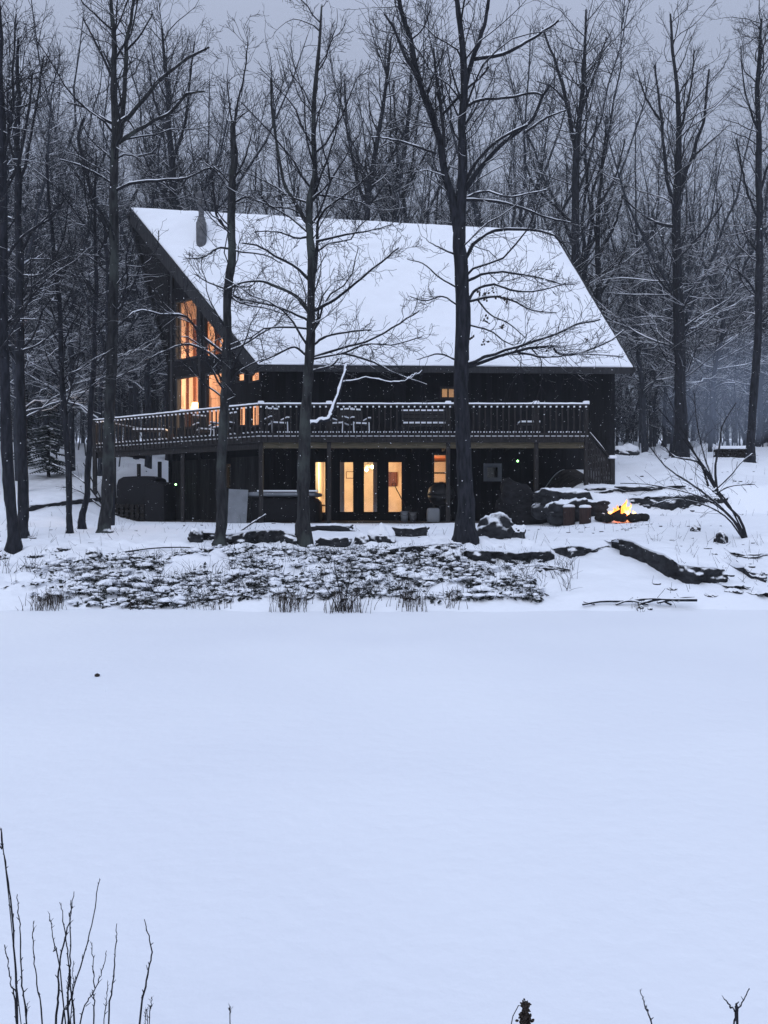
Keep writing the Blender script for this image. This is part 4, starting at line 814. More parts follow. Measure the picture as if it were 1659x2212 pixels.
def far_woods():
    base = [wood_tree(300 + i, h, f, 'far_tree', True) for i, (h, f) in enumerate([(23, 0), (25, 1), (21, 3)])]; rng = rs(91); mb = MB()
    geo = []
    for t in base:
        Vs, Qs, Ms = [], [], []; n = 0
        for k, c in enumerate(t.children):
            me = c.data; v = np.zeros(len(me.vertices) * 3, np.float32); me.vertices.foreach_get('co', v); v = v.reshape(-1, 3)
            lp = np.zeros(len(me.loops), np.int32); me.loops.foreach_get('vertex_index', lp); tot = np.zeros(len(me.polygons), np.int32); me.polygons.foreach_get('loop_total', tot); ls = np.zeros(len(me.polygons), np.int32); me.polygons.foreach_get('loop_start', ls)
            q = ls[tot == 4][:, None] + np.arange(4); Qs.append(lp[q] + n); Ms.append((len(q), k)); Vs.append(v); n += len(v)
        geo.append((np.vstack(Vs), Qs))
        for c in list(t.children): bpy.data.objects.remove(c)
        bpy.data.objects.remove(t)
    for i in range(90):
        y = rng.uniform(86, 150); x = rng.uniform(-1, 1) * (.55 * y + 4); V, Qs = geo[rng.randint(3)]; a = rng.uniform(0, 6.28); s = rng.uniform(.8, 1.15); c, d = math.cos(a) * s, math.sin(a) * s
        W = np.stack([V[:, 0] * c - V[:, 1] * d + x, V[:, 0] * d + V[:, 1] * c + y, V[:, 2] * s + float(ground(x, y))], -1); n0 = mb.n; mb.add(W, np.vstack(Qs))
    for i in range(430):   # thickets of young growth between the far trunks
        y = rng.uniform(56, 125); x = rng.uniform(-1, 1) * (.55 * y + 4); V, Qs = geo[rng.randint(3)]; a = rng.uniform(0, 6.28); s = rng.uniform(.2, .42); c, d = math.cos(a) * s, math.sin(a) * s
        W = np.stack([V[:, 0] * c * 1.5 - V[:, 1] * d * 1.5 + x, V[:, 0] * d * 1.5 + V[:, 1] * c * 1.5 + y, V[:, 2] * s + float(ground(x, y)) - .4], -1); mb.add(W, np.vstack(Qs))
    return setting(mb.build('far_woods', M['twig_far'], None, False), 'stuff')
far_woods()
def snowy_conifer(sx, sy, Y, H, label, seed):
    rng = rs(seed); p = P(sx, sy, Y); b = np.array([p[0], Y, float(ground(p[0], Y))]); t = thing('spruce_tree', b, label, 'tree')
    MB().tube([b, b + [0, 0, H]], [H * .016, .01], 6).build('trunk', M['bark'], t, True); nb = int(H * 26); V = []; Q = []; SV = []; SQ = []
    for i in range(nb):
        h = H * (.08 + .9 * rng.rand()); L = (H - h) * .24 + .15; a = rng.uniform(0, 6.28); d = np.array([math.cos(a), math.sin(a), -.25]); s = np.array([-d[1], d[0], 0]); o = b + [0, 0, h]
        for k in range(9):
            f = (k + 1) / 9; c = o + d * L * f; w_ = L * .3 * (1.15 - f)
            for sg in (-1, 1):
                e = c + s * sg * w_ + d * w_ * .5 + [0, 0, -.3 * w_]; n0 = len(V); q = d * .05 * (1 + L * .3)
                V += [c - q, c + q, e + q * .3, e - q * .3]; Q.append([n0, n0 + 1, n0 + 2, n0 + 3])
                if rng.rand() < .45: n1 = len(SV); u = np.array([0, 0, .025]); SV += [c - q + u, c + q + u, e * .6 + c * .4 + q * .5 + u, e * .6 + c * .4 - q * .5 + u]; SQ.append([n1, n1 + 1, n1 + 2, n1 + 3])
    cr = MB().add(V, Q).build('crown', M['needle'], t); MB().add(SV, SQ).build('snow', M['snow'], cr)
snowy_conifer(105, 985, 33, 4.6, 'young snowy spruce among the trunks at the far left', 5); snowy_conifer(60, 985, 37, 4.0, 'smaller snow dusted spruce deeper in the wood at the far left', 6)
snowy_conifer(520, 985, 48, 15, 'dark spruce showing above the roof ridge right of the chimney', 7)

# ------------------------------------------------------------------ rocks, ledges and stones
def ico(sub):
    import bmesh
    bm = bmesh.new(); bmesh.ops.create_icosphere(bm, subdivisions=sub, radius=1); bm.verts.ensure_lookup_table()
    V = np.array([v.co[:] for v in bm.verts]); T = np.array([[v.index for v in f.verts] for f in bm.faces]); bm.free(); return V, T
ICO3, ICO4, ICO1 = ico(3), ico(4), ico(1)
def rock(sx, sy, w, h, label, seed, depth=.8, cap=.5, name='rock', cat='rock', group=None, tilt=0, boxy=.5, dz=0, grp=None, Y=None, m='rock'):
    """a stone whose visible face is w x h measured px with its foot at (sx, sy)"""
    x, y, z = ghit(sx, sy)
    if Y: y = Y; x = (sx - CX) / F * Y; z = CZ + (CY - sy) / F * Y
    wx, hz = w / F * y, h / F * y; V, T = ICO4; V = V.copy(); rng = rs(seed)
    p = 2 + boxy * 6; V /= ((np.abs(V) ** p).sum(1, keepdims=True)) ** (1 / p)
    o = rng.rand(3) * 50; n1 = fbm(V[:, 0] * 1.6 + o[0] + V[:, 2], V[:, 1] * 1.6 + o[1] - V[:, 2] * .7, seed, 4); n2 = fbm(V[:, 0] * 5 * max(1, wx / hz / 2) + o[2], V[:, 2] * 5 + V[:, 1] * 3, seed + 3, 3)
    V *= (1 + .42 * n1 + .16 * n2)[:, None]
    S = np.array([wx * .55, wx * .5 * depth if depth < 2 else depth / 2, hz * .85]); W = V * S; W[:, 2] += tilt * W[:, 0]
    W = W + [x, y + S[1] * .8, z + hz * .12 + dz]
    t = thing(name, (x, y + S[1] * .8, z), label, cat, group); MB().add(W, T=T).build('stone', M[m], t, True)
    if cap:
        up = V[:, 2] > .18; X = W.copy(); k = np.clip((V[:, 2] - .15) / .45, 0, 1); X[:, 2] += (k * min(cap * .13, .3 * hz * cap) + .012) * (1 + .5 * n1); X[:, :2] = (X[:, :2] - [x, y + S[1] * .8]) * (1 + .02 * k[:, None]) + [x, y + S[1] * .8]
        keep = up[T].all(1); MB().add(X, T=T[keep]).build('snow_cap', M['snow'], t, True)
    return t
rock(1075, 1163, 92, 62, 'large dark boulder with a snow cap beside the thick forked trunk', 21, .9, 0, boxy=-.08, tilt=.12)
rock(1118, 1160, 32, 22, 'small dark stone leaning against the right side of the large boulder', 2, .9, .2)
def ledge(seed, xs_, top, bot, label, name='rock_ledge', back=1.5):
    """a broken face of rock with the yard's snow lying on it and running back into the slope"""
    n = max(16, int((xs_[-1] - xs_[0]) / 4)); X = np.linspace(xs_[0], xs_[-1], n); T = np.interp(X, xs_, top); B = np.interp(X, xs_, bot)
    T = T + 2.2 * fbm(X * .09, X * 0 + seed, seed, 4); B = B + 3.0 * fbm(X * .07, X * 0 + seed, seed + 5, 3); B = np.maximum(B, T + 2)
    Y = np.array([ghit(x, b)[1] for x, b in zip(X, B)]); Y = np.convolve(np.pad(Y, 3, mode='edge'), np.ones(7) / 7, 'valid'); m = 9; V = np.zeros((m, n, 3)); rng = rs(seed)
    for j in range(m):
        f = j / (m - 1); sy = B + (T - B) * f; V[j] = np.stack([P(x, y_, q) for x, y_, q in zip(X, sy, Y)]); d = .22 * fbm(X * .06 + seed, np.full(n, f * 2.2), seed, 4) + .12 * np.abs(vnoise(X * .13, np.full(n, f * 5), seed + 3)); V[j][:, 1] += d * (1 if 0 < j else .3) + .05 * f
    V[0][:, 2] -= .12; bk = V[-1] + [0, .5, -.05]; dn = bk - [0, 0, .5]; G = np.concatenate([V, bk[None], dn[None]]); mm = len(G)
    i = np.arange(mm - 1)[:, None] * n; j = np.arange(n - 1)[None]; Q = np.stack([i + j, i + j + 1, i + n + j + 1, i + n + j], -1).reshape(-1, 4)
    c = G.reshape(-1, 3).mean(0); t = thing(name, (c[0], c[1], V[0][:, 2].min()), label, 'rock'); MB().add(G.reshape(-1, 3), Q).build('stone', M['rock'], t, True)
    k = 9; S = np.zeros((k, n, 3)); fr = V[-1]; e = np.minimum(1, np.minimum(np.arange(n), np.arange(n)[::-1]) / 5)
    for q in range(k):
        f = q / (k - 1); S[q] = fr + [0, back * f - .03, 0]; g = ground(S[q][:, 0], S[q][:, 1]) ; h = fr[:, 2] + .035 * e * (q > 0); w_ = f * f * (3 - 2 * f); S[q][:, 2] = h * (1 - w_) + (g + .01 - .05 * (q == k - 1)) * w_; S[q][:, 2] = np.maximum(S[q][:, 2], g + .01 - .08 * (q == k - 1))
    i = np.arange(k - 1)[:, None] * n; Q = np.stack([i + j, i + j + 1, i + n + j + 1, i + n + j], -1).reshape(-1, 4); MB().add(S.reshape(-1, 3), Q).build('snow_cap', M['snow'], t, True)
ledge(1, [1008, 1081, 1128, 1190, 1198], [1189, 1192, 1194, 1189, 1198], [1213, 1216, 1223, 1212, 1204], 'longest dark ledge under a smooth snow edge, below the large boulder')
ledge(2, [1200, 1224, 1256, 1281, 1318], [1186, 1180, 1181, 1187, 1177], [1192, 1207, 1203, 1193, 1180], 'short dark ledge, next right after the longest ledge', back=1.0)
ledge(3, [1340, 1368, 1399, 1436, 1472, 1524, 1571], [1164, 1168, 1186, 1199, 1220, 1226, 1230], [1200, 1206, 1221, 1244, 1259, 1265, 1254], 'great slanted dark slab sloping down to the right', 'rock_slab', 1.2)
ledge(4, [816, 863, 926, 978], [1191, 1184, 1177, 1174], [1197, 1199, 1198, 1190], 'dark ledge just left of the thick forked trunk', back=1.0)
ledge(5, [1590, 1608, 1628, 1664], [1207, 1220, 1238, 1241], [1220, 1243, 1255, 1257], 'dark ledge at the right edge below the leaning shrub', back=1.0)
ledge(6, [1363, 1405, 1462, 1524, 1566], [1077, 1073, 1072, 1069, 1067], [1090, 1100, 1101, 1093, 1077], 'low dark wall of stone behind the campfire', back=.9)
ledge(7, [406, 443, 495, 547, 604, 641], [1153, 1150, 1155, 1147, 1145, 1160], [1170, 1166, 1174, 1174, 1172, 1177], 'low dark wall of rough stone at the feet of the broken topped tree', 'rock_ledge', .9)
ledge(8, [58, 104, 156, 216], [1093, 1088, 1080, 1074], [1106, 1097, 1091, 1083], 'dark snow covered ledge on the left slope')
ledge(9, [1590, 1615, 1664], [1195, 1199, 1196], [1201, 1208, 1204], 'thin dark ledge at the right edge, highest of those there', back=.6)
ledge(10, [1575, 1600, 1625], [1268, 1264, 1270], [1275, 1278, 1277], 'short cracked ledge above the shore near the right edge', back=.6)
ledge(11, [1262, 1300, 1336, 1352], [1056, 1052, 1056, 1060], [1062, 1064, 1066, 1064], 'thin snow topped ledge between the stairs and the campfire', back=.8)
ledge(12, [1120, 1160, 1200, 1232], [1226, 1222, 1224, 1230], [1230, 1233, 1234, 1233], 'thin dark ledge half buried below the short ledge', back=.5)
ledge(13, [1640, 1652, 1666], [1284, 1280, 1282], [1292, 1293, 1294], 'lowest short ledge at the right edge, just above the ice', back=.5)
for q, (sx, sy, w, h, lb) in enumerate([(882, 1158, 72, 20, 'flat dark step of stone below the bucket'), (717, 1180, 62, 18, 'flat dark stone lying right of the slender trunk base'), (712, 1147, 82, 14, 'low dark threshold stone in front of the glazed doors'), (1400, 1058, 120, 8, 'thin dark streak of stone above the fire wall')]):
    rock(sx, sy, w, h, lb, 10 + q, .55, 0, 'flat_stone', 'rock', boxy=.75)
for q, (sx, sy, w, h, lb) in enumerate([(824, 1170, 54, 30, 'round stone with a thick snow pillow in the middle of the yard edge'), (781, 1176, 32, 22, 'small stone with snow beside the pillow topped stone'), (975, 1217, 40, 30, 'round snow topped stone below the foot of the thick forked trunk'), (421, 1172, 30, 34, 'pale upright end stone of the low wall left of the broken topped tree'), (447, 1166, 40, 22, 'rough dark stone behind the pale end stone'),
        (1085, 1254, 40, 16, 'grey flat stone among the bushes at the bank'), (122, 1190, 42, 10, 'thin dark stone lying in the left snow'), (62, 1205, 18, 9, 'small dark stone in the snow near the left trees'), (200, 1205, 34, 22, 'dark pointed clod in the snow on the left bank'), (1360, 983, 52, 22, 'snow covered heap at the corner of the house'), (1505, 1148, 20, 14, 'small stone in the yard snow right of the campfire'), (1562, 1174, 24, 26, 'dark clod in the snow below the leaning shrub'),
        (1590, 1282, 34, 10, 'dark stone at the shore below the slanted slab'), (1640, 1285, 40, 9, 'dark stone at the shore at the right edge'), (1455, 1276, 20, 8, 'tiny dark stone under the slab'), (1540, 1290, 26, 8, 'tiny flat stone near the driftwood'), (990, 1333, 7, 5, 'tiny dark bit frozen on the pond near the middle'), (960, 1326, 6, 4, 'tiny dark bit on the ice, left of its twin'), (1386, 1316, 10, 8, 'tiny dark bit on the ice at the right shore'), (1405, 1318, 10, 7, 'tiny dark bit on the ice beside its twin at the right shore')]):
    rock(sx, sy, w, h, lb, 60 + q, .9, .5 if 50 < w < 56 else 0, boxy=.0, m='snowy_rock')
for q, (sx, sy, w, h, Y, tl, cp, lb) in enumerate([(1150, 1128, 112, 70, 24.5, -.45, 0, 'big dark retaining rock sloping under the deck by the stairs'), (1216, 1094, 112, 38, 24.0, 0, 0, 'broad dark retaining rock below the stairs'), (1228, 1110, 70, 30, 23.2, .1, 0, 'dark rounded retaining rock rimmed with snow behind the stumps'), (1284, 1102, 54, 22, 23.3, 0, 0, 'dark rock between the stumps and the campfire'), (1310, 1060, 60, 14, 25.0, 0, 0, 'thin dark rock at the foot of the deck stairs')]):
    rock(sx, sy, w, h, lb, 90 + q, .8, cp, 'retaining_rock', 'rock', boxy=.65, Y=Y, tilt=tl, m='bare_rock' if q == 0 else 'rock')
# stumps, campfire, woodpile
for sx, sy, w, h, lb in ((1229, 1133, 25, 37, 'reddish log stump with a snow top, left of the two by the fire'), (1264, 1130, 25, 33, 'darker log stump with a snow top, nearer the campfire')):
    x, y, z = ghit(sx, sy); r_, hh = w / 2 / F * y, h / F * y; t = thing('log_stump', (x, y, z), lb, 'stump'); rng = rs(int(sx))
    MB().rings([(r_ * 1.05, -.05), (r_, .08), (r_ * .97, hh * .5), (r_, hh), (.01, hh + .005)], (x, y, z), 16).build('log', M['stump'], t, True); MB().rings([(r_ * 1.0, hh + .003), (r_ * 1.08, hh + .03), (r_ * .85, hh + .075), (.01, hh + .095)], (x, y, z), 16).build('snow_cap', M['snow'], t, True)
fx, fy, fz = ghit(1345, 1126); fz += .05
rng = rs(12)
for k in range(10):
    a = k * 2 * np.pi / 10; x, y = fx + .62 * math.cos(a), fy + .52 * math.sin(a) + .1; V, T = ICO3; V = V.copy(); V *= (1 + .35 * fbm(V[:, 0] * 2 + k * 7, V[:, 1] * 2 + V[:, 2], k, 3))[:, None]
    o = MB().add(V * [.19, .17, .13] + [x, y, fz + .05], T=T).build('fire_ring_stone', M['rock'] if math.sin(a) > .2 else M['charred'], None, True); tag(o, 'dark stone in the ring around the campfire', 'stone', 'stones of the fire ring')
fire = thing('campfire', (fx, fy, fz), 'burning campfire of dark logs with bright orange flames', 'campfire')
for k in range(7):
    a = k * .9 + .3; c = np.array([fx, fy + .08, fz]); q = np.array([math.cos(a) * .42, math.sin(a) * .34, 0]); MB().tube([c + q + [0, 0, .04], c + q * .3 + [0, 0, .2], c - q * .2 + [0, 0, .26 + .02 * k]], [.06, .058, .05], 8).build('firewood', M['charred'], fire, True)
for k in range(12):
    a = k * 2.4; q = np.array([fx + .22 * math.cos(a) + .05, fy - .1 + .15 * math.sin(a), fz + .03 + .03 * (k % 3)]); V, T = ICO1; MB().add(V * [.06, .04, .035] + q, T=T).build('ember', M['ember'], fire, True)
def flame():
    mb = MB(); rng = rs(31)
    for x, w_, h, ln in ((0, .2, .62, .05), (-.16, .15, .38, -.08), (.14, .15, .44, .02), (-.28, .11, .24, -.08), (.05, .12, .74, -.02), (.24, .09, .26, .08), (-.06, .13, .5, -.05), (.1, .08, .58, .06)):
        n = 14; y = fy + rng.uniform(-.12, .16); s = np.linspace(0, 1, n); px_ = fx + .02 + x + ln * s + .05 * np.sin(s * 7 + x * 20) * s; py = y + .04 * np.sin(s * 6 + x * 9) * s
        mb.tube(np.stack([px_, py, fz + .08 + h * .68 * s], -1), w_ * np.maximum(.02, (np.sin(np.pi * (s * .82 + .18)) ** .8) * (1 - s * .35)) * .62, 10)
    return mb.build('flame', M['flame'], fire, True)
flame()
x, y, z = ghit(1582, 998, 30); y = 36; x = (1582 - CX) / F * y; z = CZ + (CY - 1000) / F * y
t = thing('woodpile', (x, y, z), 'long low snow topped woodpile at the edge of the far right wood', 'woodpile'); z = float(ground(x, y)); m_ = MB()
for i in range(3):
    for j in range(10): m_.tube([(x - .72 + j * .155 + .07 * (i % 2), y - .25, z + .08 + i * .13), (x - .72 + j * .155 + .07 * (i % 2), y + .25, z + .08 + i * .13)], .075, 8)
m_.build('firewood', M['charred'], t, True); rbox(MB(), (x, y, z + .47), (1.75, .62, .16)).build('snow', M['snow'], t, True)

# ------------------------------------------------------------------ shrubs, reeds and driftwood
def stems(seed, name, label, cat, loc, lines, m='twig', lev=None, k=5, snow=True):
    """a shrub from measured stems: (points [(sx, sy)], px width at foot, at tip, depth, lean in depth)"""
    rng = rs(seed); t = thing(name, loc, label, cat); mb = MB(); sn = MB(); A, B = [], []
    for pts, w0, w1, Y, lean in lines:
        n = len(pts); q, r = resample([P(x, y, Y + lean * i / max(1, n - 1)) for i, (x, y) in enumerate(pts)], np.linspace(w0, w1, n) / 2 / F * Y, 12); A.append(q); B.append(r)
    A, B = np.array(A), np.array(B); mb.tubes(A, B, k)
    if snow: snow_on(sn, A, B, rng, 5, .3, .004)
    for kw in lev or []:
        A, B = children(rng, A, B, **kw); mb.tubes(A, B, 3)
        if len(A) == 0: break
    o = mb.build('stems', M[m], t, True)
    if snow and sn.n: sn.build('snow', M['snow'], o, True)
    return t
x, y, z = ghit(1610, 1162)
SH = [dict(dens=8.5, tmin=.3, lf=.3, ang=32, n=6, wander=.16, up=.03, rf=.008, rtip=.004, lmin=.2, lmax=1.0), dict(dens=4, tmin=.2, lf=.45, ang=35, n=4, wander=.2, up=.02, rf=.008, rtip=.0032, lmin=.1, lmax=.5)]
stems(3, 'leaning_shrub', 'bare many stemmed shrub bent over towards the campfire', 'shrub', (x, y, z), [
    ([(1608, 1163), (1590, 1130), (1545, 1085), (1500, 1050), (1440, 1010), (1400, 960)], 6.5, 2, y, .5), ([(1612, 1162), (1598, 1120), (1560, 1080), (1530, 1030), (1490, 960), (1462, 900), (1440, 850)], 6.5, 2, y, .8), ([(1606, 1163), (1580, 1120), (1530, 1080), (1470, 1060), (1400, 1046), (1340, 1044)], 4, 1.8, y, -.3),
    ([(1604, 1163), (1570, 1118), (1520, 1090), (1460, 1078), (1410, 1090)], 4, 1.8, y, -.6), ([(1610, 1160), (1575, 1090), (1545, 1050), (1520, 980), (1505, 910), (1500, 850)], 4, 1.8, y, 1.2), ([(1560, 1080), (1535, 1030), (1500, 980), (1470, 940), (1420, 880)], 6, 2, y + .3, .6),
    ([(1550, 1070), (1545, 1010), (1555, 960), (1560, 920), (1590, 870)], 6, 2, y + .3, .6), ([(1540, 1062), (1575, 1030), (1600, 1000), (1625, 980)], 5, 2, y + .3, .5), ([(1545, 1066), (1580, 1050), (1630, 1046)], 4, 2, y + .3, .3), ([(1530, 1050), (1510, 1000), (1455, 985), (1420, 940)], 5, 2, y + .4, .4)], lev=SH)
x, y, z = ghit(1560, 1092); rock(1556, 1086, 38, 18, 'dark knot of stone caught among the leaning shrub stems', 140, .8, .1)
def reed(seed, sx, sy, w, h, n, label, lean=.25):
    x, y, z = ghit(sx, sy); rng = rs(seed); t = thing('reed_tuft', (x, y, z), label, 'reeds'); A = []; B = []
    for i in range(n):
        bx = x + rng.randn() * w / 4 / F * y; by = y + rng.uniform(-.2, .3); hh = h / F * y * rng.uniform(.35, 1.05); a, b = rng.randn() * lean * hh, rng.randn() * lean * hh; g = min(float(ground(bx, by)), 9); g = max(g, -.02)
        s = np.linspace(0, 1, 6)[:, None]; A.append(np.array([bx, by, g - .02]) + s * [0, 0, hh] + s ** 2 * [a, b, 0]); B.append(np.linspace(.0055, .002, 6))
    MB().tubes(np.array(A), np.array(B), 3).build('stalks', M['leaf'], t)
reed(1, 97, 1317, 80, 42, 110, 'dense brown reed tuft at the left shore'); reed(2, 300, 1314, 60, 30, 40, 'short sparse reeds on the shore under the left bank'); reed(3, 625, 1318, 70, 48, 100, 'brown reed tuft on the shore, left of the tallest stalks')
reed(4, 742, 1328, 95, 60, 90, 'wide reed tuft around the tallest stalks on the middle shore', .35); reed(5, 890, 1312, 80, 40, 80, 'brown grass tuft on the shore below the dark bushes'); reed(6, 470, 1312, 80, 26, 40, 'thin short reeds on the shore below the bush carpet'); reed(7, 980, 1306, 60, 36, 40, 'small grass tuft on the shore, right of the middle')
reed(8, 420, 1312, 60, 24, 30, 'faint grass wisps on the shore, left of the middle'); reed(9, 1380, 1318, 30, 18, 16, 'tiny grass wisps on the ice by the driftwood')
x, y, z = ghit(740, 1325)
stems(8, 'tall_weed', 'tallest bare stalks with fine side twigs on the middle shore', 'weed', (x, y, z), [([(738, 1327), (736, 1290), (728, 1250), (722, 1215)], 4, 1.5, y, .1), ([(745, 1327), (748, 1285), (757, 1245)], 3, 1.5, y, .2), ([(750, 1326), (770, 1290), (800, 1272)], 3, 1.5, y, 0), ([(732, 1327), (722, 1300), (700, 1262)], 3, 1.5, y, .1), ([(745, 1327), (738, 1280), (742, 1240)], 3, 1.5, y, .3)],
      lev=[dict(dens=9, tmin=.3, lf=.35, ang=35, n=4, wander=.15, up=.08, rf=.008, rtip=.0025, lmin=.06, lmax=.3)], snow=False)
x, y, z = ghit(1400, 1304); y -= .12
stems(9, 'driftwood', 'long dark fallen branch lying along the right shore', 'branch', (x, y, z), [([(1258, 1306), (1300, 1299), (1350, 1299), (1400, 1294), (1450, 1296), (1505, 1296)], 5, 8, y, .05), ([(1380, 1306), (1420, 1295), (1450, 1306)], 8, 5, y, .1), ([(1330, 1306), (1360, 1298), (1400, 1306)], 4, 4, y, .0), ([(1420, 1302), (1470, 1292), (1500, 1290)], 5, 3, y, .2), ([(1285, 1306), (1260, 1300)], 3, 2, y, 0)], m='bark', lev=[dict(dens=4, tmin=.1, lf=.2, ang=50, n=4, wander=.2, up=.02, rf=.01, rtip=.004, lmin=.1, lmax=.4)])
x, y, z = ghit(470, 1296)
stems(11, 'fallen_branch', 'thin dark branch lying on the shore under the bush carpet', 'branch', (x, y, z), [([(438, 1298), (470, 1280), (510, 1276), (560, 1272)], 4, 3, y, .4)], m='bark')
x, y, z = ghit(540, 1145); stems(12, 'snowy_stick', 'snow covered stick leaning up before the hot tub', 'stick', (x, y, z), [([(520, 1147), (548, 1128), (574, 1112)], 4, 4, y, .3)], m='bark')
x, y, z = ghit(330, 1190); stems(13, 'fallen_branch', 'thin dark branch half buried in the snow of the left bank', 'branch', (x, y, z), [([(270, 1192), (330, 1184), (400, 1182), (450, 1188)], 4, 3, y, .2)], m='bark')
x, y, z = ghit(225, 1100); stems(14, 'bare_bush', 'thin bare bush leaning left on the slope beyond the left trees', 'bush', (x, y, z), [([(226, 1098), (190, 1050), (150, 1020), (110, 1000)], 4, 2, y, .5), ([(228, 1098), (200, 1040), (180, 1000)], 3, 2, y, .4), ([(222, 1098), (170, 1060), (120, 1050)], 3, 1.5, y, .2)], lev=SH)

def undergrowth():
    """the low bushes along the bank: dark leaf sprays, fine twigs and the snow pillows they carry"""
    rng = rs(17); V, Q, SV, ST = [], [], [], []; nv = ns = 0; A, B = [], []; n = 0; tries = 0; IV, IT = ICO1
    rt = rs(170)
    for i in range(520):   # leafless twiggy shrubs among them
        sx = rt.uniform(-20, 1240); yq = rt.uniform(12.7, 17.6); x = (sx - CX) / F * yq; g = float(ground(x, yq)); sy = CY - (g - CZ) / yq * F
        if float(fbm(x * .6 + 9, yq * .9, 73, 3)) < .05 or sy < 1205: continue
        for k in range(5):
            h = rt.uniform(.12, .4); q = np.linspace(0, 1, 4)[:, None]; A.append(np.array([x, yq, g]) + [rt.randn() * .04, rt.randn() * .04, 0] + q * [rt.randn() * .13, rt.randn() * .1, h] + q ** 2 * [rt.randn() * .06, 0, -.04]); B.append(np.linspace(.004, .0018, 4))
    while n < 1650 and tries < 80000:
        tries += 1; sx = rng.uniform(-40, 1215); yq = rng.uniform(12.75, 17.8); x = (sx - CX) / F * yq; g = float(ground(x, yq)); sy = CY - (g - CZ) / yq * F
        d = float(fbm(x * .8, yq * 1.2, 71, 4)) * 2.1 + .40 - .12 * float(sstep(500, 300, sx)) + .30 * float(sstep(1180, 1225, sy)) - .9 * float(sstep(130, 20, sx)) * (sy > 1230) + .35 * float(sstep(900, 1000, sx)) * float(sy > 1215)
        if sx < 160 and sy > 1240 and rng.rand() < .8: continue
        if sy < 1205 - 18 * float(sstep(330, 480, sx)) + 12 * float(vnoise(sx * .03, 0, 5)): continue
        if sx > 1172 + 40 * float(vnoise(sy * .06, 1.0, 7)) - 60 * rng.rand() ** 3 - max(0, 1230 - sy) * 1.5 or (sx > 1000 and sy < 1222): continue
        if rng.rand() > d: continue
        n += 1; c = np.array([x, yq, g]); big = rng.rand() < (.25 if sx > 880 or sx < 700 else .12); r = rng.uniform(.025, .065) * (1.6 if big else 1)
        nl = int(rng.uniform(3, 8) * (2.4 if big else 1))
        for k in range(nl):
            a = rng.uniform(0, 6.28); L = rng.uniform(.045, .1); o = c + [rng.randn() * r, rng.randn() * r, abs(rng.randn()) * r * .75 + .005]; dd = np.array([math.cos(a), math.sin(a), rng.uniform(-.9, .4)]); s = np.array([-dd[1], dd[0], rng.uniform(-.5, .5)]) * L * .45
            V += [o - s * .3, o + dd * L * .5 + s, o + dd * L, o + dd * L * .5 - s]; Q.append([nv, nv + 1, nv + 2, nv + 3]); nv += 4
        for k in range(rng.randint(0, 3)):
            h = rng.uniform(.06, .26); q = np.linspace(0, 1, 4)[:, None]; A.append(c + [rng.randn() * r, rng.randn() * r, 0] + q * [rng.randn() * .06, rng.randn() * .06, h] + q ** 2 * [rng.randn() * .05, 0, 0]); B.append(np.linspace(.0042, .002, 4))
        for k in range(rng.randint(0, 4)):
            R_ = r * rng.uniform(.4, 1.2); W = IV * (1 + .3 * rng.randn(len(IV), 1) * .5) * [R_ * 1.5, R_ * 1.2, R_ * .45] + c + [rng.randn() * r * .7, rng.randn() * r * .7, r * rng.uniform(.5, 1.5)]; SV.append(W); ST.append(IT + ns); ns += len(W)
    mb = MB().add(V, Q, m=0); mb.tubes(np.array(A), np.array(B), 3, m=1); mb.add(np.vstack(SV), T=np.vstack(ST), m=2)
    return setting(mb.build('undergrowth', [M['shrubleaf'], M['twig'], M['snow']], None, False), 'stuff')
undergrowth()
def yard_litter():
    """dead stems and clods poking through the snow"""
    rng = rs(23); A, B = [], []; V, T, nv = [], [], 0; IV, IT = ICO1
    for i in range(1500):
        sx = rng.uniform(0, 1659) if i < 1000 else rng.uniform(1120, 1659); y = rng.uniform(13, 26) if rng.rand() < .8 else rng.uniform(26, 40); x = (sx - CX) / F * y
        if -9.5 < x < 7 and y > 24.5: continue
        if float(fbm(x * .6, y * .6, 81, 2)) < .0: continue
        g = float(ground(x, y)); c = np.array([x, y, g - .02])
        if rng.rand() < .75:
            h = rng.uniform(.06, .3); q = np.linspace(0, 1, 4)[:, None]; A.append(c + q * [rng.randn() * .08, rng.randn() * .08, h]); B.append(np.linspace(.004, .002, 4))
        else:
            W = IV * (1 + .25 * rng.randn(len(IV), 1)) * rng.uniform(.02, .06) * [1.4, 1, .7] + c + [0, 0, .02]; V.append(W); T.append(IT + nv); nv += len(W)
    mb = MB(); mb.tubes(np.array(A), np.array(B), 3, m=0); mb.add(np.vstack(V), T=np.vstack(T), m=1); return setting(mb.build('yard_litter', [M['twig'], M['rock']], None), 'stuff')
yard_litter()

